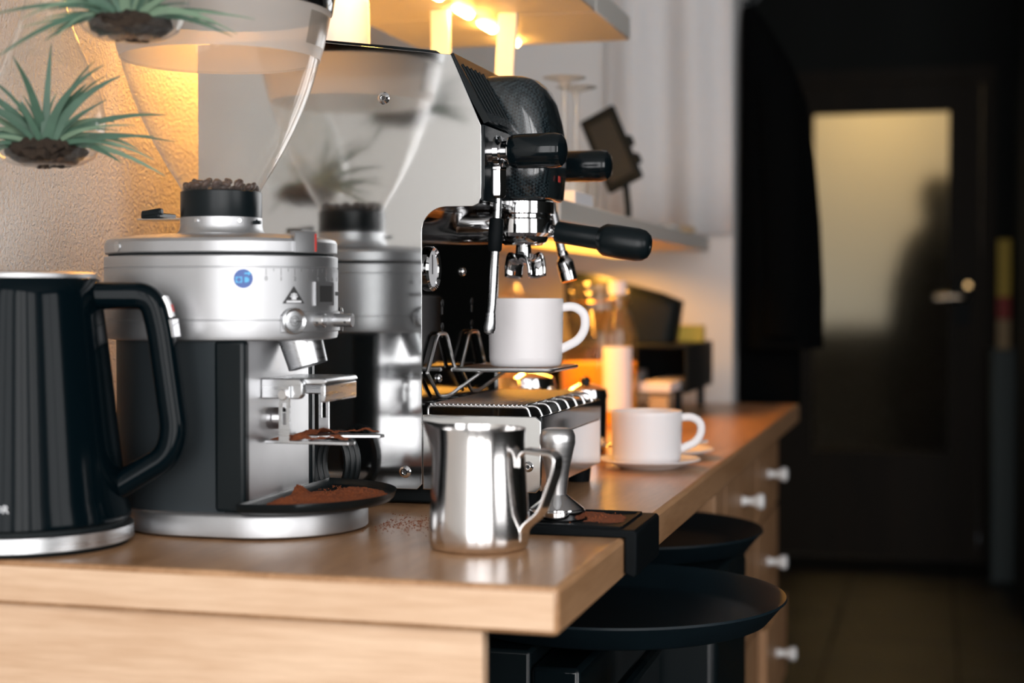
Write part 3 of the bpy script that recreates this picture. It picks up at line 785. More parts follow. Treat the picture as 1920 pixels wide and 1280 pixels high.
# ground coffee: heap on the tray, on the tines, crumbs on the worktop
def heap(name, base, pts, label, h, n=60, R=1.0, spread=(0.06, 0.05), cut=None, seed=1, crumbs=200, cr=0.0009):
    rnd = random.Random(seed); g = G()
    cx, cy, cz = base
    nu = n; rows = []
    V = {}
    for i in range(nu + 1):
        for j in range(nu + 1):
            x = cx + spread[0] * (2 * i / nu - 1); y = cy + spread[1] * (2 * j / nu - 1)
            z = 0
            for (px, py, s, a) in pts: z = max(z, a * math.exp(-(((x - px) / s) ** 2 + ((y - py) / s) ** 2)))
            z = z * h * (0.9 + 0.2 * rnd.random()) + h * 0.10 * (rnd.random() - 0.5)
            V[i, j] = (x, y, z)
    lim = 0.16 * h
    vid = {}
    for i in range(nu):
        for j in range(nu):
            q = [V[i, j], V[i + 1, j], V[i + 1, j + 1], V[i, j + 1]]
            if max(p[2] for p in q) < lim: continue
            if cut and not all(cut(p[0], p[1]) for p in q): continue
            ks = [(i, j), (i + 1, j), (i + 1, j + 1), (i, j + 1)]
            vs = []
            for k, p in zip(ks, q):
                if k not in vid: vid[k] = g.bm.verts.new((p[0], p[1], cz + max(0.0002, p[2] - lim)))
                vs.append(vid[k])
            g._f(vs)
    for _ in range(crumbs):
        x = cx + spread[0] * rnd.uniform(-1, 1); y = cy + spread[1] * rnd.uniform(-1, 1)
        z = max([a * math.exp(-(((x - px) / s) ** 2 + ((y - py) / s) ** 2)) for (px, py, s, a) in pts] + [0])
        if cut and not cut(x, y): continue
        if rnd.random() > 0.15 + z: continue
        s = cr * rnd.uniform(0.5, 1.3)
        c = Vector((x, y, cz + max(0, z * h - lim) + s * 0.3))
        p = [c + Vector(d) * s for d in ((1, 0, -.3), (-.5, .87, -.3), (-.5, -.87, -.3), (0, 0, 0.9))]
        v = g._v(p)
        for f in ((0, 1, 3), (1, 2, 3), (2, 0, 3), (0, 2, 1)): g._f([v[t] for t in f])
    o = g.build(name, 'ground_coffee', None, angle=80)
    at_origin(o, base)
    return tag(o, label, 'ground coffee', None, 'stuff')
def in_moon(x, y):
    return x > PX + 0.010 and ((x - PX - 0.004) / 0.97) ** 2 + (y - GY - 0.010) ** 2 < 0.106 ** 2
heap('ground_coffee', (PX + 0.05, GY + 0.01, TOP + 0.0292),
     [(PX + 0.035, GY - 0.028, 0.022, 0.9), (PX + 0.030, GY - 0.055, 0.018, 0.75), (PX + 0.048, GY - 0.01, 0.030, 0.8), (PX + 0.072, GY + 0.02, 0.032, 0.85), (PX + 0.06, GY + 0.055, 0.03, 0.6), (PX + 0.085, GY + 0.0, 0.02, 0.6), (PX + 0.012, GY + 0.015, 0.014, 1.0)],
     'reddish brown ground coffee heaped in the half-moon black tray', 0.014, 80, spread=(0.062, 0.105), cut=in_moon, seed=3, crumbs=3000, cr=0.0010)
for s, y in ((-1, GY - 0.049), (1, GY + 0.054)):
    yc = y - s * 0.010
    heap('ground_coffee', (PX + 0.055, yc, 0.9925), [(PX + 0.02 + 0.014 * k, yc - s * (0.010 if k < 2 else 0.0), 0.0125, 0.75 + 0.25 * math.sin(k * 2)) for k in range(6)],
         'ground coffee spilt on the nearer fork tine of the grinder' if s < 0 else 'ground coffee spilt on the farther fork tine of the grinder', 0.0075, 44, spread=(0.050, 0.024),
         cut=lambda x, yy, s=s, y=y: x < PX + 0.091 and (yy - y) * -s > 0.0025 and (yy - y) * -s < (0.038 if x < PX + 0.034 else 0.0225 if x < PX + 0.05 else 0.015), seed=5 + s, crumbs=500, cr=0.0008)
rnd = random.Random(11)
g = G()
for _ in range(420):
    x = rnd.gauss(-0.235, 0.030); y = rnd.gauss(0.305, 0.030)
    if x < -0.262 and y < 0.36: continue
    s = rnd.uniform(0.0004, 0.0011)
    v = g._v([Vector((x, y, TOP + 0.0004)) + Vector(d) * s for d in ((1, 0, -.3), (-.5, .87, -.3), (-.5, -.87, -.3), (0, 0, 0.9))])
    for f in ((0, 1, 3), (1, 2, 3), (2, 0, 3), (0, 2, 1)): g._f([v[t] for t in f])
o = at_origin(g.build('coffee_crumbs', 'ground_coffee'), (-0.235, 0.305, TOP))
tag(o, 'loose coffee crumbs scattered on the worktop beside the grinder base', 'ground coffee', None, 'stuff')

# ------------------------------------------------------------------ kettle
KX, KY = -0.545, 0.094
kt = empty('kettle', (KX, KY, TOP), 'glossy black electric kettle with steel base ring standing before the grinder', 'kettle')
G().lathe([(0, TOP), (0.096, TOP), (0.0985, TOP + 0.003), (0.0985, TOP + 0.004)], (KX, KY, 0), 80).build('base_foot', 'matte_black', kt)
G().lathe([(0.0985, TOP + 0.004), (0.1010, TOP + 0.005), (0.1010, TOP + 0.018), (0.0985, TOP + 0.0195), (0.095, TOP + 0.0195)], (KX, KY, 0), 96).build('base_ring', 'steel_brushed', kt)
G().lathe([(0.095, TOP + 0.0195), (0.095, TOP + 0.023)], (KX, KY, 0), 80).build('base_gap', 'matte_black', kt)
G().lathe([(0.094, TOP + 0.023), (0.0985, TOP + 0.025), (0.0985, TOP + 0.030), (0.0945, TOP + 0.046), (0.0905, TOP + 0.075), (0.0850, TOP + 0.125), (0.0785, TOP + 0.185), (0.0725, TOP + 0.235), (0.0705, TOP + 0.250), (0.0685, TOP + 0.2515)], (KX, KY, 0), 96).build('body', 'kettle_black', kt, angle=50)
G().lathe([(0.0672, TOP + 0.2515), (0.0672, TOP + 0.2555), (0.0640, TOP + 0.2572), (0, TOP + 0.2585)], (KX, KY, 0), 80).build('kettle_lid', 'cast_alu', kt)
kd = Vector((0.965, 0.262, 0))
def K(R, z): return Vector((KX, KY, TOP + z)) + kd * R
side = Vector((-0.262, 0.965, 0))
path = fillet([K(0.060, 0.2350), K(0.1220, 0.2350), K(0.1300, 0.205), K(0.1430, 0.108), K(0.137, 0.083), K(0.080, 0.049)], 0.022, 8)
hn = G().tube(path, 0.01, 20, flat=(0.0140, 0.0130), up=(0, 0, 1), e=0.8).build('handle', 'kettle_black', kt, angle=60)
G().tube(fillet([K(0.1345, 0.2340), K(0.1385, 0.2260), K(0.1412, 0.2150)], 0.006, 5), 0.01, 16, flat=(0.0085, 0.0020)).build('switch_plate', 'chrome', hn)
G().tube([K(0.1418, 0.2125), K(0.1434, 0.2015), K(0.1442, 0.1960)], 0.01, 16, flat=(0.0085, 0.0020)).build('switch_plate', 'chrome', hn)
G().tube([K(0.1395, 0.2265), K(0.1415, 0.2195)], 0.01, 12, flat=(0.0030, 0.0014)).build('switch_mark', 'red_mark', hn)  # red reflection on the chrome, built as a coloured strip
sp = G()
sp.rings([[(KX - 0.066, KY - 0.018 + 0.03 * t - 0.006, TOP + 0.200 + 0.03 * t) for t in (0, .5, 1)] + [(KX - 0.066, KY + 0.018, TOP + 0.249), (KX - 0.066, KY - 0.024, TOP + 0.249)],
          [(KX - 0.094, KY - 0.008 + 0.012 * t, TOP + 0.240 + 0.006 * t) for t in (0, .5, 1)] + [(KX - 0.094, KY + 0.010, TOP + 0.252), (KX - 0.094, KY - 0.012, TOP + 0.252)]])
sp.build('spout', 'gloss_black', kt)
def kwrap(th0, z0):
    def f(u, v, w):
        z = z0 + v
        for (r0, a), (r1, b) in zip(KPROF, KPROF[1:]):
            if a <= z <= b: r = r0 + (r1 - r0) * (z - a) / (b - a)
        r += 0.0004 + w; t = th0 + u / 0.094
        return Vector((r * math.sin(t), -r * math.cos(t), z))
    return f
KPROF = [(0.0985, 0.025), (0.0985, 0.030), (0.0945, 0.046), (0.0905, 0.075), (0.0850, 0.125)]
text_mesh('OR', 0.0100, kwrap(math.radians(24.3), 0.044), 'lettering', 'print_white', kt, align='RIGHT')

# ------------------------------------------------------------------ espresso machine
MY0, MY1 = 0.440, 0.755
XL, XU, XB = -0.263, -0.194, -0.535          # lower front, upper front, back
em = empty('espresso_machine', (-0.35, 0.6, TOP), 'polished steel espresso machine with black carbon group cover and two steam knobs', 'coffee machine')
side_poly = [(XB, 0.919), (XL - 0.006, 0.919), (XL, 0.925), (XL, 1.206)] + [(XL + 0.028 - 0.028 * math.cos(a), 1.206 + 0.028 * math.sin(a)) for a in [PI / 2 * i / 8 for i in range(1, 9)]] \
    + [(XU - 0.010, 1.234), (XU - 0.003, 1.237), (XU, 1.244), (XU, 1.322), (-0.229, 1.4015), (-0.40, 1.424), (XB, 1.424)]
G().prism(side_poly, MY0, MY0 + 0.002, 'XZ').build('side_panel', 'steel_panel', em, bevel=0.0005)
G().prism(side_poly, MY1 - 0.002, MY1, 'XZ').build('side_panel', 'steel_panel', em)
inner = [(XB + 0.003, 0.925), (XL - 0.002, 0.925), (XL - 0.002, 1.206)] + [(XL + 0.026 - 0.028 * math.cos(a), 1.2095 + 0.028 * math.sin(a)) for a in [PI / 2 * i / 8 for i in range(1, 9)]] \
    + [(XU - 0.005, 1.2375), (XU - 0.003, 1.321), (-0.2315, 1.3985), (-0.40, 1.419), (XB + 0.003, 1.419)]
G().prism(inner, MY0 + 0.0025, MY1 - 0.0025, 'XZ').build('body', 'mirror_black', em)
G().box(XB + 0.02, XL + 0.10, MY0 + 0.015, MY1 - 0.015, 0.902, 0.9245).build('under_frame', 'matte_black', em, bevel=0.003)
for x in (XB + 0.04, XL + 0.115):
    for y in (MY0 + 0.03, MY1 - 0.03):
        G().cyl((x, y, TOP), (x, y, 0.9245), 0.014, 0.016).build('foot', 'rubber_black', em)
def bolt(x, z, y=MY0, r=0.0062):
    R = Matrix.Rotation(PI / 2, 4, 'X')
    b = G().lathe([(r + 0.0008, 0), (r, 0.0025), (r * 0.62, 0.0042), (r * 0.5, 0.0042), (r * 0.45, 0.0018), (0, 0.0018)], (x, y, z), 28, R).build('bolt', 'chrome', em)
    G().lathe([(r * 0.44, 0.0019), (0, 0.0019)], (x, y, z), 6, R).build('bolt_socket', 'print_dark', b)
bolt(-0.3075, 1.356); bolt(-0.283, 0.9385); bolt(-0.1405, 0.948, r=0.0052)
# top: black cup rail and louvred front slope
G().prism([(-0.40, 1.4195), (-0.236, 1.3995), (-0.250, 1.4085), (-0.30, 1.4155), (-0.40, 1.428), (XB + 0.01, 1.428), (XB + 0.01, 1.4195)], MY0 + 0.012, MY1 - 0.012, 'XZ').build('top_cover', 'satin_black', em)
def slope(s): return Vector((-0.2345 + (XU + 0.002 + 0.2345) * s, 0, 1.4010 + (1.325 - 1.4010) * s))
nrm = Vector((0.92, 0, 0.40))
sc = G()
for y0, y1 in ((MY0 + 0.004, MY1 - 0.004),):
    a, b = slope(0), slope(1)
    sc.rings([[(a.x, y0, a.z), (a.x + .007, y0, a.z + .003), (b.x + .007, y0, b.z + .003), (b.x, y0, b.z)], [(a.x, y1, a.z), (a.x + .007, y1, a.z + .003), (b.x + .007, y1, b.z + .003), (b.x, y1, b.z)]])
sc = sc.build('front_slope', 'gloss_black', em)
for i in range(6):
    y = MY0 + 0.018 + i * 0.016
    a, b = slope(0.15) + nrm * 0.007, slope(0.85) + nrm * 0.007
    G().cyl((a.x, y, a.z), (b.x, y, b.z), 0.0022, n=8).build('louvre', 'satin_black', sc)
for i in range(4):
    y = MY1 - 0.018 - i * 0.016
    G().cyl((a.x, y, a.z), (b.x, y, b.z), 0.0022, n=8).build('louvre', 'satin_black', sc)
# front fascia of the upper body with lettering
fa = G().box(XU - 0.004, XU + 0.003, MY0 + 0.003, MY1 - 0.003, 1.240, 1.324).build('fascia', 'gloss_black', em, bevel=0.001)
moff = Vector((-0.35, 0.6, TOP))
text_mesh('KIEEF', 0.014, lambda u, v, w: Vector((XU + 0.0034 + w, 0.505 + u, 1.311 + v)) - moff, 'lettering', 'print_white', fa)
# pressure gauge
R = Matrix.Rotation(PI / 2, 4, 'Y')
ga = G().lathe([(0.0255, 0), (0.0255, 0.004), (0.0235, 0.0065), (0.0205, 0.0045), (0.0200, 0.0025), (0, 0.0025)], (XL - 0.002, 0.474, 1.166), 40, R).build('pressure_gauge', 'chrome', em)
G().lathe([(0.0200, 0.0030), (0, 0.0030)], (XL - 0.002, 0.474, 1.166), 36, R).build('gauge_face', 'print_white', ga)
G().box(XL + 0.0012, XL + 0.0018, 0.473, 0.475, 1.160, 1.182).build('gauge_needle', 'print_dark', ga)
# keyhole slots with rims
for (y, z) in ((0.520, 1.127), (0.640, 1.129), (0.520, 1.100), (0.640, 1.102)):
    G().cyl((XL - 0.003, y, z), (XL - 0.0012, y, z), 0.0045, n=16).box(XL - 0.003, XL - 0.0012, y - 0.0016, y + 0.0016, z - 0.013, z).build('keyhole', 'print_dark', em)
for (y, z) in ((0.505, 1.040), (0.655, 1.045), (0.60, 1.165)):
    G().sphere((XL - 0.001, y, z), 0.0055, (0.7, 1, 1), 14).build('rivet', 'chrome', em)
# cup rack: two bent wire brackets and a wire platform
rk = empty('cup_rack_stub', (0, 0, 0))
bpy.data.objects.remove(rk, do_unlink=True)
RZ = 1.049
rack = G()
for y in (0.504, 0.632):
    rack.tube(fillet([(XL + 0.003, y - 0.054, RZ), (XL + 0.003, y - 0.017, 1.092), (XL + 0.003, y + 0.017, 1.092), (XL + 0.003, y + 0.050, RZ), (XL + 0.014, y + 0.052, RZ)], 0.010, 5), 0.0024, 8)
rack = rack.build('cup_rack', 'wire_steel', em)
RX0, RX1, RY0, RY1 = XL + 0.006, -0.138, 0.535, 0.675
G().tube(fillet([(RX0, RY0, RZ), (RX1, RY0, RZ), (RX1, RY1, RZ), (RX0, RY1, RZ), (RX0, RY0 + 0.001, RZ)], 0.010, 5), 0.0025, 8).build('rack_rim', 'wire_steel', rack)
w0 = None
for i in range(15):
    x = RX0 + 0.006 + (RX1 - RX0 - 0.012) * i / 14
    if w0 is None:
        w0 = w = G().cyl((0, RY0, 0), (0, RY1, 0), 0.0010, n=6).build('rack_wire', 'wire_steel', rack, local=True)
    else:
        w = w0.copy(); COL.objects.link(w)
    w.location = Vector((x, 0, RZ)) - moff
for y in (0.504, 0.632):
    G().tube(fillet([(XL + 0.003, y - 0.054, RZ), (XL + 0.003, y - 0.012, 1.020), (XL + 0.010, y + 0.004, 1.020), (XL + 0.040, y + 0.040, RZ - 0.002)], 0.006, 5), 0.0022, 8).build('rack_strut', 'wire_steel', rack)
# drip tray
TX = -0.126
tr = G()
tr.prism([(XL + 0.0005, 0.919), (TX - 0.006, 0.919), (TX, 0.925), (TX, 0.998), (TX - 0.006, 1.003), (XL + 0.0005, 1.003)], MY0, MY0 + 0.003, 'XZ')
tr.prism([(XL + 0.0005, 0.919), (TX - 0.006, 0.919), (TX, 0.925), (TX, 0.998), (TX - 0.006, 1.003), (XL + 0.0005, 1.003)], MY1 - 0.003, MY1, 'XZ')
tr.box(TX - 0.003, TX, MY0 + 0.003, MY1 - 0.003, 0.921, 0.978)
dt = tr.build('drip_tray', 'steel_panel', em, bevel=0.0012)
G().box(TX - 0.0035, TX + 0.0005, MY0 + 0.003, MY1 - 0.003, 0.978, 1.003).build('tray_lip', 'gloss_black', dt, bevel=0.001)
G().box(XL, TX - 0.004, MY0 + 0.0035, MY1 - 0.0035, 0.925, 0.950).build('tray_well', 'rubber_black', dt)
GZ = 1.0125
grate = G().tube(fillet([(XL + 0.004, MY0 + 0.010, 1.002), (XL + 0.004, MY0 + 0.010, GZ), (TX - 0.018, MY0 + 0.010, GZ), (TX - 0.014, MY0 + 0.010, 1.000)], 0.005, 4), 0.0016, 8).build('drip_grate', 'wire_steel', em)
w0 = None
for i in range(21):
    x = XL + 0.008 + (TX - 0.024 - XL - 0.008) * i / 20
    if w0 is None: w0 = w = G().cyl((0, MY0 + 0.007, 0), (0, MY1 - 0.012, 0), 0.0010, n=6).build('grate_wire', 'wire_steel', grate, local=True)
    else: w = w0.copy(); COL.objects.link(w)
    w.location = Vector((x, 0, GZ + 0.002)) - moff
w0 = None
for i in range(7):
    y = MY0 + 0.035 + i * 0.0435
    if w0 is None:
        w0 = w = G().tube(fillet([(XL + 0.004, 0, GZ - 0.001), (TX - 0.012, 0, GZ - 0.001), (TX - 0.007, 0, 1.000)], 0.006, 5), 0.0017, 8).build('grate_bar', 'wire_steel', grate, local=True)
    else: w = w0.copy(); COL.objects.link(w)
    w.location = Vector((0, y, 0)) - moff
# group head with carbon cover
CXg, CYg = -0.190, 0.600
def rrect(cx, cy, hx, hy, r, z, n=6, dx=0):
    l = []
    for (sx, sy, a0) in ((1, -1, -90), (1, 1, 0), (-1, 1, 90), (-1, -1, 180)):
        for i in range(n + 1):
            a = math.radians(a0 + 90 * i / n)
            l.append((cx + sx * (hx - r) + r * math.cos(a) + dx, cy + sy * (hy - r) + r * math.sin(a), z))
    return l
CVX = CXg - 0.006
cov = G().rings([rrect(CVX, CYg, 0.0455, 0.050, 0.020, 1.2485), rrect(CVX, CYg, 0.0490, 0.0535, 0.020, 1.2515), rrect(CVX + 0.001, CYg, 0.0505, 0.056, 0.020, 1.285), rrect(CVX, CYg, 0.0515, 0.057, 0.022, 1.302),
                 rrect(CVX, CYg, 0.0515, 0.057, 0.022, 1.318), rrect(CVX - 0.001, CYg, 0.0490, 0.056, 0.024, 1.342), rrect(CVX - 0.003, CYg, 0.0455, 0.054, 0.026, 1.365), rrect(CVX - 0.005, CYg, 0.0420, 0.051, 0.028, 1.380),
                 rrect(CVX - 0.0075, CYg, 0.0365, 0.046, 0.026, 1.3895), rrect(CVX - 0.010, CYg, 0.027, 0.037, 0.022, 1.3940), rrect(CVX - 0.012, CYg, 0.014, 0.022, 0.012, 1.3950)])
cov = cov.build('group_cover', 'carbon', em, angle=60)
G().tube([(CXg - 0.036, CYg - 0.0555, 1.372), (CXg - 0.026, CYg - 0.0575, 1.340), (CXg - 0.017, CYg - 0.0585, 1.310)], 0.004, 8).build('cover_rib', 'gloss_black', cov)
G().rings([[(CXg + 0.0475, CYg - 0.012, 1.270), (CXg + 0.0475, CYg - 0.003, 1.270), (CXg + 0.0475, CYg - 0.003, 1.277), (CXg + 0.0475, CYg - 0.012, 1.277)],
           [(CXg + 0.0482, CYg - 0.012, 1.270), (CXg + 0.0482, CYg - 0.003, 1.270), (CXg + 0.0482, CYg - 0.003, 1.277), (CXg + 0.0482, CYg - 0.012, 1.277)]]).build('indicator', 'red_mark', cov)
G().lathe([(0.022, 1.205), (0.034, 1.206), (0.0395, 1.210), (0.0395, 1.226), (0.0370, 1.228), (0.0370, 1.232), (0.0405, 1.2335), (0.0405, 1.247), (0.030, 1.2485)], (CXg - 0.002, CYg, 0), 64).build('group_head', 'chrome', em, angle=25)
G().cyl((XL - 0.01, CYg, 1.225), (CXg - 0.02, CYg, 1.225), 0.028).build('group_neck', 'chrome', em)
# steam and water valves
Rx = Matrix.Rotation(PI / 2, 4, 'Y')
for (y, x1) in ((0.500, -0.112), (0.715, -0.104)):
    vb = G().lathe([(0.012, 0), (0.012, 0.006), (0.0175, 0.009), (0.0175, 0.012), (0.0120, 0.014), (0.0120, 0.020), (0.0165, 0.022), (0.0165, 0.030)], (XU - 0.006, y, 1.299), 32, Rx).build('valve', 'chrome', em)
    G().lathe([(0, 0.0), (0.0165, 0.0), (0.0185, 0.003), (0.0195, 0.010), (0.0198, x1 - XU - 0.030), (0.0180, x1 - XU - 0.0225), (0.013, x1 - XU - 0.0185), (0.005, x1 - XU - 0.0165), (0, x1 - XU - 0.0163)],
              (XU + 0.017, y, 1.299), 40, Rx).build('valve_knob', 'gloss_black', vb)
# steam wand
sw = G().lathe([(0.006, 1.246), (0.0095, 1.249), (0.0100, 1.252), (0.0100, 1.2780), (0.0105, 1.2785), (0.0105, 1.2815), (0.0095, 1.282), (0.003, 1.2925)], (XU + 0.002, 0.500, 0), 6).build('wand_nut', 'chrome', em, bevel=0.0006)
path = [(XU + 0.002, 0.500, 1.25), (XU + 0.0015, 0.498, 1.222), (XU - 0.001, 0.496, 1.17), (XU - 0.003, 0.494, 1.125), (XU - 0.0045, 0.4935, 1.112)]
G().tube(path, 0.0049, 16).build('wand_tube', 'steel_brushed', sw)
G().tube([(XU + 0.0014, 0.498, 1.2235), (XU + 0.0013, 0.498, 1.222), (XU + 0.0003, 0.497, 1.205), (XU - 0.0005, 0.4965, 1.188), (XU - 0.0006, 0.4965, 1.186)], [0.0068, 0.0082, 0.0084, 0.0078, 0.0065], 20).build('wand_grip', 'rubber_black', sw)
G().tube([(XU - 0.0042, 0.4935, 1.116), (XU - 0.0048, 0.4935, 1.106), (XU - 0.0056, 0.493, 1.099), (XU - 0.0064, 0.493, 1.0935), (XU - 0.0066, 0.493, 1.0915)], [0.0056, 0.0064, 0.0072, 0.0058, 0.002], 18).build('wand_tip', 'steel_brushed', sw)
# hot water wand
hw = G().tube([(XU + 0.008, 0.712, 1.285), (XU + 0.014, 0.711, 1.243), (XU + 0.020, 0.709, 1.222), (XU + 0.027, 0.707, 1.194), (XU + 0.029, 0.707, 1.188)], 0.0058, 14).build('water_wand', 'steel_brushed', em)
d = Vector((0.26, -0.02, -1)).normalized(); p = Vector((XU + 0.028, 0.707, 1.192))
R = d.to_track_quat('Z', 'Y').to_matrix().to_4x4()
G().lathe([(0.0055, 0), (0.0070, 0.001), (0.0070, 0.006), (0.0062, 0.007), (0.0074, 0.009), (0.0105, 0.013), (0.0108, 0.016), (0.0108, 0.026), (0.0104, 0.0265), (0.0108, 0.027), (0.0106, 0.038), (0.0095, 0.039), (0, 0.038)], p, 28, R).build('water_nozzle', 'chrome', hw)

# portafilter, locked in the group
pf = empty('portafilter', (CXg, CYg, 1.19), 'chrome portafilter with long black handle and double spout locked under the group', 'portafilter')
G().lathe([(0, 1.1955), (0.022, 1.196), (0.028, 1.2005), (0.0300, 1.2055)], (CXg + 0.002, CYg, 0), 48).build('filter_bowl', 'chrome', pf)
h0 = Vector((CXg + 0.020, CYg, 1.2155)); h1 = Vector((-0.034, CYg, 1.1930))
hd_ = (h1 - h0).normalized(); L = (h1 - h0).length
R = hd_.to_track_quat('Z', 'Y').to_matrix().to_4x4()
G().lathe([(0.011, 0.0), (0.0105, 0.008), (0.0080, 0.012), (0.0080, 0.022), (0.0092, 0.025)], h0, 28, R).build('handle_neck', 'chrome', pf)
G().lathe([(0, 0.022), (0.0118, 0.0225), (0.0128, 0.026), (0.0130, 0.060), (0.0132, 0.0745), (0.0165, 0.0785), (0.0190, 0.083), (0.0196, 0.100), (0.0196, L - 0.016), (0.0180, L - 0.008), (0.0135, L - 0.002), (0.009, L), (0.0060, L - 0.0005), (0.0055, L - 0.003), (0, L - 0.003)], h0, 40, R).build('handle', 'satin_black', pf)
G().cyl((CXg + 0.002, CYg, 1.197), (CXg + 0.002, CYg, 1.182), 0.009, 0.010).build('spout_nut', 'chrome', pf)
sdir = Vector((0.80, -0.60, 0)); sperp = Vector((0.60, 0.80, 0))
for s in (-1, 1):
    g = G(); loops = []
    for i in range(13):
        t = i / 12
        off = 0.0015 + 0.0225 * math.sin(t * PI / 2) ** 0.9
        cz = 1.1860 + 0.003 * math.sin(PI * min(1, t * 1.5)) - 0.027 * t ** 2.6
        c = Vector((CXg + 0.004, CYg, cz)) + sdir * (s * off)
        tilt = t ** 1.5 * 1.25
        nv = Vector((0, 0, 1)) * math.cos(tilt) + sdir * (s * math.sin(tilt))
        sec = []
        for k in range(11):
            b = PI * k / 10
            sec.append(c + sperp * (0.0150 * math.cos(b) * (1 - 0.22 * t)) - nv * (0.0120 * math.sin(b) * (1 - 0.30 * t)))
        loops.append(sec)
    g.rings(loops, False, False, False).build('spout', 'chrome', pf, solid=0.0024, angle=60)

# cups and saucers
def make_cup(name, label, group, R=0.0455, H=0.0815):
    r = empty(name, (0, 0, 0), label, 'cup', group)
    prof = [(0, 0.0), (R * 0.86, 0.0), (R * 0.90, 0.001), (R * 0.945, 0.004), (R * 0.965, 0.010)]
    n = 17
    for i in range(n):
        z = 0.012 + (H - 0.018) * i / (n - 1); rr = R * (0.968 + 0.03 * i / (n - 1))
        prof += [(rr + 0.00018, z), (rr - 0.00018, z + 0.0018)]
    prof += [(R, H - 0.002), (R - 0.0008, H), (R - 0.0028, H - 0.0006), (R - 0.0036, H - 0.006), (R * 0.90, 0.012), (R * 0.8, 0.007), (0, 0.006)]
    G().lathe(prof, (0, 0, 0), 72).build('cup_body', 'ceramic', r, local=True, angle=60)
    pts = fillet([(R * 0.93, 0, H * 0.86), (R + 0.012, 0, H * 0.89), (R + 0.0255, 0, H * 0.78), (R + 0.0265, 0, H * 0.56), (R + 0.018, 0, H * 0.38), (R * 0.93, 0, H * 0.25)], 0.016, 6)
    G().tube(pts, 0.0045, 16, flat=(0.0055, 0.0044), up=(0, 1, 0), e=0.8).build('cup_handle', 'ceramic', r, local=True, angle=60)
    return r
cup = make_cup('mug', 'white ribbed mug standing on the wire rack under the portafilter', 'white ribbed mugs')
cup.location = (-0.187, 0.607, RZ + 0.0022); cup.rotation_euler = (0, 0, math.radians(10))
cup2 = make_cup('coffee_cup', 'low wide white ribbed cup standing on a saucer on the worktop', 'white ribbed mugs', 0.0490, 0.0710)
cup2.location = (-0.094, 0.908, TOP + 0.0075); cup2.rotation_euler = (0, 0, math.radians(14))
cup3 = copy_thing(cup, (-0.438, 0.62, 1.429 + 0.081), math.radians(120), 'white mug stored upside down on top of the espresso machine')
cup3.rotation_euler = (PI, 0, math.radians(120))
def saucer(loc, label):
    o = G().lathe([(0, 0), (0.040, 0), (0.042, 0.0015), (0.056, 0.0065), (0.069, 0.0105), (0.0705, 0.0120), (0.0695, 0.0130), (0.067, 0.0122), (0.052, 0.0085), (0.044, 0.0070), (0, 0.0065)], (0, 0, 0), 72).build('saucer', 'ceramic', None, angle=60)
    o.location = loc
    return tag(o, label, 'saucer', 'white saucers on the worktop')
saucer((-0.090, 0.908, TOP + 0.0003), 'white saucer carrying the low cup on the worktop')
saucer((-0.092, 1.056, TOP + 0.0003), 'empty white saucer behind the cup and saucer on the worktop')
spn = empty('teaspoon', (-0.12, 1.06, TOP + 0.012), 'small steel teaspoon lying on the rear empty saucer', 'spoon')
G().tube([(-0.155, 1.045, TOP + 0.0165), (-0.12, 1.058, TOP + 0.0150), (-0.075, 1.072, TOP + 0.0160), (-0.035, 1.085, TOP + 0.021)], [0.0016, 0.0018, 0.0022, 0.003], 8).build('spoon_handle', 'chrome', spn)
G().sphere((-0.168, 1.040, TOP + 0.0165), 0.014, (1.2, 0.75, 0.22), 16).build('spoon_bowl', 'chrome', spn)

# ------------------------------------------------------------------ milk pitcher
MX, MY = -0.120, 0.180
mp_ = empty('milk_pitcher', (MX, MY, TOP), 'shiny steel milk frothing pitcher with open strap handle', 'pitcher')
H = 0.1115
prof = [(0.043, 0.0), (0.0455, 0.0015), (0.0470, 0.006), (0.0472, 0.012), (0.0465, 0.030), (0.0445, 0.062), (0.0430, 0.085), (0.0427, 0.100), (0.0434, 0.1085), (0.0437, H)]
g = G(); loops = []; n = 72
sd = math.radians(180 + 8)
def pit(prof, dr=0.0):
    out = []
    for r, z in prof:
        l = []
        for i in range(n):
            a = 2 * PI * i / n
            d = math.atan2(math.sin(a - sd), math.cos(a - sd))
            e = max(0, (z - 0.070) / (H - 0.070)) ** 2 * math.exp(-(d / 0.30) ** 2)
            rr = r + dr + 0.011 * e
            l.append((MX + rr * math.cos(a), MY + rr * math.sin(a), TOP + 0.0005 + z + 0.004 * e + (0.0022 * (max(0, math.cos(a - sd)) ** 2) if z > 0.10 else 0)))
        out.append(l)
    return out
lo_ = pit(prof) + pit(list(reversed(prof[1:])), -0.0012) + [[(MX + 0.001 * math.cos(2 * PI * i / n), MY + 0.001 * math.sin(2 * PI * i / n), TOP + 0.003) for i in range(n)]]
g.rings(lo_).build('pitcher_body', 'pitcher_steel', mp_, angle=60)
kd2 = Vector((0.97, -0.24, 0))
def P(R, z): return Vector((MX, MY, TOP + z)) + kd2 * R
pth = fillet([P(0.0440, 0.078), P(0.0445, 0.089), P(0.050, 0.0935), P(0.078, 0.0915), P(0.0825, 0.087), P(0.0815, 0.075), P(0.066, 0.036), P(0.052, 0.0255), P(0.0475, 0.020), P(0.0470, 0.010)], 0.008, 6)
G().tube(pth, 0.004, 16, flat=(0.0068, 0.0018), up=(0, 0, 1)).build('pitcher_handle', 'pitcher_steel', mp_, angle=60)

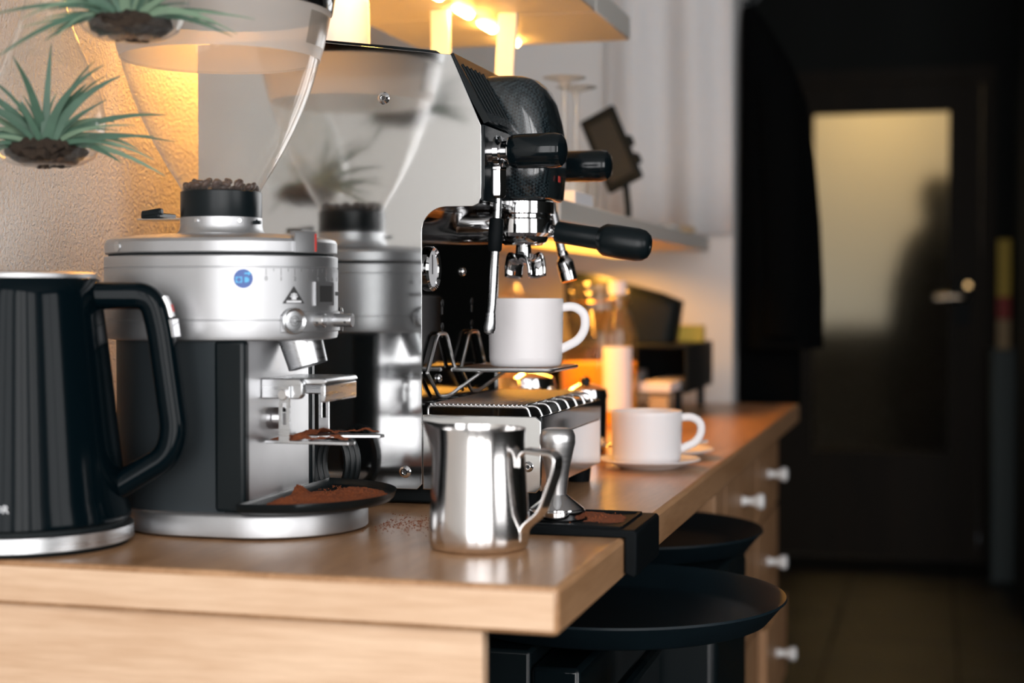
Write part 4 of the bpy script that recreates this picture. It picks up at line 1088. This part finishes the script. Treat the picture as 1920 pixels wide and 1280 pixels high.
# tamping mat over the edge and tamper
mt = empty('tamping_mat', (-0.07, 0.332, TOP), 'black rubber tamping mat with a lip folded over the worktop edge', 'mat')
G().prism([(-0.165, TOP + 0.0004), (0.0006, TOP + 0.0004), (0.0006, 0.866), (0.010, 0.862), (0.0125, 0.866), (0.0125, TOP + 0.006), (0.0095, TOP + 0.0085), (-0.165, TOP + 0.0085)], 0.268, 0.396, 'XZ').build('mat_body', 'rubber_black', mt, bevel=0.0015)
G().box(-0.150, -0.005, 0.276, 0.280, TOP + 0.0085, TOP + 0.0105).box(-0.150, -0.005, 0.386, 0.390, TOP + 0.0085, TOP + 0.0105).box(-0.008, -0.004, 0.280, 0.386, TOP + 0.0085, TOP + 0.0105).build('mat_rim', 'rubber_black', mt)
TMX, TMY = -0.080, 0.325
tz = TOP + 0.0095
tp = empty('tamper', (TMX, TMY, tz), 'brushed steel coffee tamper standing on the black tamping mat', 'tamper')
G().lathe([(0, 0), (0.0278, 0), (0.0285, 0.001), (0.0285, 0.0085), (0.0275, 0.0095), (0.0272, 0.0105)], (TMX, TMY, tz), 56).build('tamper_base', 'chrome', tp, angle=25)
G().lathe([(0.0272, 0.0105), (0.0190, 0.0170), (0.0118, 0.0225), (0.0095, 0.0245)], (TMX, TMY, tz), 48).build('tamper_cone', 'chrome', tp, angle=50)
G().lathe([(0.0095, 0.0245), (0.0100, 0.030), (0.0122, 0.048), (0.0158, 0.066), (0.0183, 0.077), (0.0182, 0.084), (0.0160, 0.0895), (0.0110, 0.0915), (0, 0.0915)], (TMX, TMY, tz), 48).build('tamper_handle', 'brushed_tamper', tp, angle=50)
heap('ground_coffee', (-0.045, 0.345, TOP + 0.0086), [(-0.045, 0.345, 0.022, 1.0), (-0.025, 0.325, 0.012, 0.6), (-0.06, 0.375, 0.015, 0.6)], 'thin ground coffee smeared on the tamping mat beside the tamper', 0.0022, 40, spread=(0.038, 0.045), seed=9, crumbs=260,
     cut=lambda x, y: x < -0.010 and 0.282 < y < 0.384 and (x - TMX) ** 2 + (y - TMY) ** 2 > 0.0295 ** 2)

# ------------------------------------------------------------------ air plants in hanging glass bulbs
def air_plant(loc, R, label_g, label_p, seed, open_dir, dense):
    rnd = random.Random(seed)
    x, y, z = loc
    r = empty('glass_terrarium', loc, label_g, 'terrarium', 'hanging glass terrariums')
    prof = [(0, 0.0), (R * 0.55, 0.0015), (R * 0.80, R * 0.16), (R * 0.97, R * 0.45), (R * 1.02, R * 0.80), (R * 0.95, R * 1.2), (R * 0.78, R * 1.65), (R * 0.58, R * 2.1), (R * 0.42, R * 2.5), (R * 0.33, R * 2.85), (R * 0.30, R * 3.1)]
    # finer profile
    pr = []
    for (a, b), (c, d) in zip(prof, prof[1:]):
        for k in range(3): pr.append((a + (c - a) * k / 3, b + (d - b) * k / 3))
    pr.append(prof[-1])
    g = G().lathe(pr, loc, 64)
    od = Vector(open_dir).normalized(); c = Vector(loc) + Vector((0, 0, R * 0.95))
    kill = [f for f in g.bm.faces if (f.calc_center_median() - c).normalized().dot(od) > 0.62]
    bmesh.ops.delete(g.bm, geom=kill, context='FACES')
    gl = g.build('glass_bulb', 'clear_glass', r, angle=80, subsurf=1)
    G().cyl((x, y, z + R * 3.05), (x, y, z + R * 3.3), R * 0.20, R * 0.12).build('neck_ring', 'clear_glass', r)
    G().cyl((x, y, z + R * 3.2), (x, y, 2.75), 0.0008, n=6).build('cord', 'label_white', r)
    p = empty('air_plant', (x, y, z + 0.003), label_p, 'plant', 'air plants in glass bulbs')
    ms = G().sphere((x, y, z + R * 0.26), R * 0.68, (1, 1, 0.33), 30)
    for v in ms.bm.verts: v.co += Vector((rnd.uniform(-1, 1), rnd.uniform(-1, 1), rnd.uniform(-1.3, 1.3))) * R * 0.055
    ms.build('moss', 'moss', p)
    oh = Vector((od.x, od.y, 0)).normalized(); lat = Vector((-oh.y, oh.x, 0))
    for k in range(dense):
        phi = math.radians(-105 + 210 * (k + rnd.uniform(-0.4, 0.4)) / dense)     # fan angle from upright
        fwd = rnd.uniform(-0.15, 0.75) if k % 3 else rnd.uniform(0.7, 1.2)
        Lh = R * rnd.uniform(0.85, 2.15) * (1.0 - 0.15 * abs(phi))
        b0 = Vector((x, y, z + R * 0.38)) + lat * (R * 0.30 * phi / 1.8) + oh * (R * rnd.uniform(-0.1, 0.42))
        d0 = (lat * math.sin(phi * 0.75) + oh * fwd * 0.6 + Vector((0, 0, max(0.12, math.cos(phi * 0.85))))).normalized()
        bend = rnd.uniform(0.1, 0.75) * (0.5 + abs(phi)); curl = rnd.uniform(-0.25, 0.25)
        wd = R * (rnd.uniform(0.06, 0.105) if k % 2 else rnd.uniform(0.028, 0.05)); loops = []
        for i in range(11):
            t = i / 10
            c_ = b0 + d0 * (Lh * t) + Vector((0, 0, -1)) * (Lh * bend * 0.55 * t * t) + lat * (Lh * (math.copysign(0.22, phi) * t * t + curl * t * t))
            tang = (d0 + Vector((0, 0, -1)) * (bend * 1.1 * t)).normalized()
            sdv = tang.cross(oh + Vector((0, 0, 0.3))).normalized(); w = wd * (1 - t) ** 0.75 + 0.0003
            nn = sdv.cross(tang).normalized() * (w * 0.35)
            loops.append([c_ - sdv * w, c_ - nn, c_ + sdv * w, c_ + nn * 0.2])
        G().rings(loops).build('leaf', 'leaf_pale' if rnd.random() < 0.3 else 'leaf', p, angle=70)
air_plant((-0.534, 0.118, 1.258), 0.056, 'teardrop glass bulb hanging above the kettle', 'spiky green air plant in the glass bulb above the kettle', 4, (0.45, -0.9, -0.05), 44)
air_plant((-0.417, 0.070, 1.366), 0.053, 'teardrop glass bulb hanging in front of the grinder hopper', 'leafy green air plant in the glass bulb before the hopper', 8, (0.35, -0.95, 0.05), 56)

# ------------------------------------------------------------------ things behind the machine
def wine_glass(loc, label):
    k = 1.0
    r = empty('wine_glass', (0, 0, 0), label, 'wine glass', 'wine glasses stored upside down on the lower shelf')
    G().lathe([(0.032, 0.0005), (0.0355, 0.020), (0.0375, 0.045), (0.035, 0.068), (0.026, 0.085), (0.012, 0.095), (0.0045, 0.100)], (0, 0, 0), 40).build('bowl', 'tumbler_glass', r, local=True)
    G().lathe([(0.0045, 0.100), (0.0036, 0.120), (0.0036, 0.180), (0.0048, 0.195)], (0, 0, 0), 20).build('stem', 'tumbler_glass', r, local=True)
    G().lathe([(0.0048, 0.195), (0.010, 0.2015), (0.033, 0.2075), (0.0335, 0.2085), (0, 0.2095)], (0, 0, 0), 40).build('glass_foot', 'tumbler_glass', r, local=True)
    r.location = loc
    return r
wg = wine_glass((-0.268, 1.150, 1.2655), 'upside-down wine glass on the lower shelf, the frontmost of the row')
copy_thing(wg, (-0.275, 1.262, 1.2655), 0, 'upside-down wine glass on the lower shelf, nearest the tilted tablet')
copy_thing(wg, (-0.352, 1.185, 1.2655), 0, 'upside-down wine glass on the lower shelf, partly hidden by the black group cover')
copy_thing(wg, (-0.400, 1.275, 1.2655), 0, 'upside-down wine glass on the lower shelf, the rearmost towards the wall')
bx = at_origin(G().box(-0.245, -0.20, 0.93, 1.05, 1.2656, 1.284).build('card_box', 'label_white', None, bevel=0.001), (-0.22, 0.99, 1.2656))
tag(bx, 'flat white box at the front of the lower shelf behind the group', 'box')

tb = empty('tablet', (-0.292, 1.63, 1.2655), 'dark grey tablet tilted on a black stand on the lower shelf', 'tablet')
M = Matrix.Translation((-0.292, 1.63, 1.408)) @ Matrix.Rotation(math.radians(-12), 4, 'Z') @ Matrix.Rotation(math.radians(-24), 4, 'Y')
G().box(-0.037, 0.037, -0.006, 0.006, -0.074, 0.074, M).build('tablet_case', 'matte_black', tb, bevel=0.004)
G().box(-0.024, 0.026, -0.0075, -0.006, -0.058, 0.056, M).build('tablet_screen', 'screen_grey', tb)
for s in (-1, 1): G().box(0.036, 0.045, -0.008, 0.008, -0.02 + s * 0.018 - 0.01, -0.02 + s * 0.018 + 0.01, M).build('clamp', 'matte_black', tb, bevel=0.003)
G().tube([(-0.268, 1.645, 1.345), (-0.264, 1.65, 1.30), (-0.264, 1.65, 1.270)], 0.006, 10).lathe([(0, 1.2656), (0.035, 1.2656), (0.034, 1.270), (0, 1.272)], (-0.264, 1.65, 0), 32).build('stand', 'matte_black', tb)
for i, (x, y, rx, m) in enumerate(((-0.222, 1.86, 0.020, 'grey_card'), (-0.228, 1.94, 0.014, 'grey_card'), (-0.220, 2.03, 0.022, 'kraft'))):
    g = G().sphere((x, y, 1.2655 + rx * 0.42), rx, (1.1, 1.2, 0.42), 14)
    for v in g.bm.verts: v.co += Vector((random.uniform(-1, 1), random.uniform(-1, 1), 0)) * 0.002
    o = at_origin(g.build('pebble', m), (x, y, 1.2656))
    tag(o, ('smooth grey stone on the far end of the lower shelf, nearest the tablet', 'smallest grey stone on the far end of the lower shelf', 'brownish stone at the very end of the lower shelf')[i], 'stone', 'stones on the lower shelf')

# steel canisters
def canister(loc, r_, h, label):
    e = empty('steel_canister', loc, label, 'canister', 'steel canisters behind the espresso machine')
    G().lathe([(0, 0), (r_ - 0.002, 0), (r_, 0.002), (r_, h * 0.8)], loc, 48).build('canister_body', 'chrome', e)
    l = G().lathe([(r_ + 0.001, h * 0.8), (r_ + 0.0015, h * 0.83), (r_ * 0.96, h * 0.93), (r_ * 0.4, h), (0, h * 1.01)], loc, 48).build('canister_lid', 'chrome', e)
    G().sphere((loc[0], loc[1], loc[2] + h * 1.04), 0.008, (1, 1, 0.9), 14).build('lid_knob', 'satin_black', l)
canister((-0.300, 1.03, TOP + 0.0003), 0.045, 0.125, 'round steel canister behind the espresso machine, the larger one')
canister((-0.215, 1.065, TOP + 0.0003), 0.032, 0.105, 'slim steel canister behind the espresso machine, beside the larger canister')

# juice carafe and bottle
jc = empty('juice_jar', (-0.345, 1.775, TOP), 'large clear glass jar half full of orange juice', 'jar')
G().lathe([(0, 0.0005), (0.070, 0.0005), (0.075, 0.006), (0.076, 0.100), (0.074, 0.165), (0.066, 0.195), (0.055, 0.210), (0.055, 0.232), (0.058, 0.236), (0.058, 0.242), (0.054, 0.244)], (-0.345, 1.775, TOP), 64).build('jar_glass', 'tumbler_glass', jc)
G().lathe([(0, 0.004), (0.069, 0.004), (0.0725, 0.010), (0.0730, 0.108), (0, 0.108)], (-0.345, 1.775, TOP), 56).build('juice', 'juice', jc)
G().lathe([(0, 0.2445), (0.056, 0.2445), (0.060, 0.248), (0.060, 0.258), (0.054, 0.264), (0, 0.266)], (-0.345, 1.775, TOP), 48).build('jar_lid', 'tumbler_glass', jc)
g = G().tube([(-0.345 + 0.060 * math.cos(a), 1.775 + 0.060 * math.sin(a), TOP + 0.226) for a in [2 * PI * i / 40 for i in range(40)]], 0.0018, 6, closed=True)
g.build('clasp_wire', 'brass', jc)
jc2 = empty('glass_jar', (-0.475, 1.60, TOP), 'clear glass jar with lid standing beside the juice jar', 'jar')
G().lathe([(0, 0.0005), (0.055, 0.0005), (0.060, 0.006), (0.060, 0.170), (0.050, 0.195), (0.045, 0.205), (0.045, 0.220)], (-0.475, 1.60, TOP), 48).build('jar_glass', 'tumbler_glass', jc2)
G().lathe([(0, 0.2205), (0.048, 0.2205), (0.050, 0.225), (0.050, 0.235), (0.020, 0.243), (0.012, 0.260), (0, 0.262)], (-0.475, 1.60, TOP), 40).build('jar_lid', 'tumbler_glass', jc2)
G().lathe([(0, 0.004), (0.056, 0.004), (0.057, 0.01), (0.057, 0.085), (0, 0.085)], (-0.475, 1.60, TOP), 40).build('jar_contents', 'juice', jc2)
bt = empty('bottle', (-0.268, 1.570, TOP), 'slim clear glass bottle with a white paper label and white cap', 'bottle')
bc = (-0.268, 1.570, TOP)
G().lathe([(0, 0.0005), (0.023, 0.0005), (0.026, 0.004), (0.026, 0.165), (0.0235, 0.185), (0.0165, 0.205), (0.0135, 0.220), (0.0135, 0.246)], bc, 40).build('bottle_glass', 'tumbler_glass', bt)
G().lathe([(0.0264, 0.030), (0.0264, 0.145)], bc, 40).build('bottle_label', 'label_white', bt)
G().lathe([(0, 0.004), (0.022, 0.004), (0.0242, 0.008), (0.0242, 0.10), (0, 0.10)], bc, 32).build('bottle_contents', 'juice', bt)
G().lathe([(0.0155, 0.240), (0.0160, 0.243), (0.0160, 0.262), (0.0145, 0.264), (0, 0.264)], bc, 32).build('bottle_cap', 'label_white', bt)

# letter tray with bag, papers, cards
OX0, OX1, OY0, OY1, OZ0, OZ1 = -0.47, -0.185, 1.86, 2.22, 0.945, 1.040
lt = empty('letter_tray', (-0.33, 2.04, TOP), 'black open-fronted desk tray on short feet by the end wall', 'desk tray')
G().box(OX0, OX1, OY0, OY1, OZ0, OZ0 + 0.006).box(OX0, OX1, OY0, OY1, OZ1 - 0.006, OZ1).box(OX0, OX0 + 0.006, OY0, OY1, OZ0 + 0.006, OZ1 - 0.006)\
   .box(OX1 - 0.006, OX1, OY0, OY1, OZ0 + 0.006, OZ1 - 0.006).box(OX0 + 0.006, OX1 - 0.006, OY1 - 0.006, OY1, OZ0 + 0.006, OZ1 - 0.006).build('tray_shell', 'matte_black', lt, bevel=0.002)
for x in (OX0 + 0.02, OX1 - 0.03):
    for y in (OY0 + 0.02, OY1 - 0.03): G().box(x, x + 0.015, y, y + 0.015, TOP, OZ0).build('foot', 'satin_black', lt)
for i, (x0, x1, y0, y1, z, m, rz, lb) in enumerate(((-0.43, -0.30, 1.862, 2.10, OZ0 + 0.0065, 'paper', 5, 'sheaf of white papers poking out of the desk tray'),
                                                   (-0.260, -0.200, 1.785, 2.05, OZ0 + 0.0065, 'paper', -3, 'folded cream paper poking out of the desk tray near its open corner'))):
    c = Vector(((x0 + x1) / 2, (y0 + y1) / 2, z)); M = Matrix.Translation(c) @ Matrix.Rotation(math.radians(rz), 4, 'Z')
    o = at_origin(G().box(-(x1 - x0) / 2, (x1 - x0) / 2, -(y1 - y0) / 2, (y1 - y0) / 2, 0, 0.030 - 0.012 * i, M).build('paper_stack', m), c)
    tag(o, lb, 'paper', 'papers in the desk tray')
o = at_origin(G().box(-0.262, -0.195, 1.70, 1.845, TOP + 0.0003, TOP + 0.008).build('magazine', 'paper_violet', None, bevel=0.001), (-0.23, 1.77, TOP)); tag(o, 'violet and white leaflet lying flat before the desk tray', 'leaflet')
o = at_origin(G().box(-0.250, -0.212, 1.79, 1.83, TOP + 0.0085, TOP + 0.043).build('card_box', 'kraft', None, bevel=0.002), (-0.231, 1.81, TOP + 0.008)); tag(o, 'small brown cardboard box on the violet leaflet', 'box')
bg = empty('paper_bag', (-0.35, 2.0, OZ1), 'slumped black coffee bag standing on the desk tray', 'bag')
outline = [(-0.455, 0.001), (-0.350, 0.001), (-0.236, 0.001), (-0.228, 0.045), (-0.222, 0.088), (-0.262, 0.104), (-0.330, 0.122), (-0.400, 0.141), (-0.452, 0.149), (-0.470, 0.142), (-0.468, 0.07)]
g = G(); loops = []
for y, k in ((1.975, 0.80), (1.980, 0.93), (1.995, 0.985), (2.030, 1.0), (2.062, 0.985), (2.075, 0.93), (2.080, 0.80)):
    loops.append([(-0.345 + (u + 0.345) * k, y, OZ1 + 0.0005 + v * k) for u, v in outline])
g.rings(loops).build('bag_body', 'matte_black', bg, angle=50)
o = at_origin(G().box(-0.240, -0.188, 2.085, 2.125, OZ1 + 0.0003, OZ1 + 0.036).build('card_box', 'yellow_card', None, bevel=0.002), (-0.214, 2.1, OZ1)); tag(o, 'small yellow cardboard box on the desk tray beside the black bag', 'box')

# ------------------------------------------------------------------ coat, corridor things
ct = empty('coat', (-0.07, 2.43, 1.0), 'long black coat hanging on the end of the white wall', 'coat')
loops = []
rnd = random.Random(2)
for (z, xo, hy) in ((1.02, 0.185, 0.15), (1.15, 0.186, 0.15), (1.30, 0.180, 0.145), (1.45, 0.168, 0.14), (1.58, 0.150, 0.13), (1.66, 0.120, 0.12), (1.72, 0.085, 0.10), (1.77, 0.055, 0.07), (1.80, 0.030, 0.04)):
    l = []
    for i in range(40):
        a = 2 * PI * i / 40
        c, s = math.cos(a), math.sin(a)
        f = 1 + 0.05 * math.sin(a * 7 + z * 2) * min(1, (1.85 - z) * 2)
        l.append((-0.147 + xo * 0.5 * (1 + math.copysign(abs(c) ** 0.75, c) * f * 0.97), 2.43 + hy * math.copysign(abs(s) ** 0.8, s) * f, z))
    loops.append(l)
G().rings(loops).build('coat_body', 'coat_cloth', ct, angle=70)
G().tube([(-0.060, 2.315, 1.62), (-0.045, 2.300, 1.45), (-0.040, 2.292, 1.25), (-0.040, 2.292, 1.05)], [0.045, 0.045, 0.042, 0.045], 14).build('sleeve', 'coat_cloth', ct, angle=70)
hk = at_origin(G().tube(fillet([(-0.1495, 2.43, 1.815), (-0.115, 2.43, 1.815), (-0.108, 2.43, 1.835)], 0.01), 0.006, 10).build('coat_hook', 'satin_black'), (-0.15, 2.43, 1.815))
tag(hk, 'dark wall hook above the hanging black coat', 'hook')
G().prism([(-0.145, 0.88), (-0.012, 0.88), (-0.014, 1.10), (-0.145, 1.10)], 2.36, 2.46, 'XZ').build('lining', 'coat_cloth', ct, bevel=0.012)  # dark piece added to fill the dark area below the coat
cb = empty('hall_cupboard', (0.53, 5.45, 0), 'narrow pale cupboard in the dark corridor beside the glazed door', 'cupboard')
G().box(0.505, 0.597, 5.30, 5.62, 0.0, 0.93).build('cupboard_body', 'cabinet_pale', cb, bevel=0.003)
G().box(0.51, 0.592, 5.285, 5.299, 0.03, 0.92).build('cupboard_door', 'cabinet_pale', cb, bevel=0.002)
for (z0, z1, m, nm, lb) in ((0.9305, 1.05, 'kraft', 'card_box', 'brown cardboard box on the corridor cupboard'), (1.0505, 1.14, 'red_card', 'card_box', 'dark red box stacked on the brown box in the corridor'), (1.1405, 1.37, 'yellow_card', 'card_box', 'tall yellow box on top of the stack in the corridor')):
    o = at_origin(G().box(0.525, 0.575, 5.36, 5.42, z0, z1).build(nm, m, None, bevel=0.003), (0.55, 5.39, z0)); tag(o, lb, 'box')
# dark figure shape added behind the door's glass
sil = empty('dark_coat_stand', (0.30, 6.6, 0), 'dark blurred shape standing behind the frosted door glass', 'coat stand')
loops = []
for z, r_ in ((0.02, 0.24), (0.5, 0.24), (0.9, 0.25), (1.2, 0.23), (1.4, 0.17), (1.50, 0.08), (1.56, 0.09), (1.65, 0.10), (1.72, 0.06)):
    loops.append([(0.30 + r_ * math.cos(2 * PI * i / 24), 6.55 + 0.6 * r_ * math.sin(2 * PI * i / 24), z) for i in range(24)])
G().rings(loops).build('hanging_cloth', 'coat_cloth', sil, angle=70)
sb = at_origin(G().box(-0.60, 1.2, 6.75, 7.0, 0.0, 1.0).build('sideboard', 'door_wood', None, bevel=0.01), (0.3, 6.87, 0)); tag(sb, 'dark broad sideboard behind the lower part of the door glass', 'sideboard')  # dark block added to darken the lower door glass
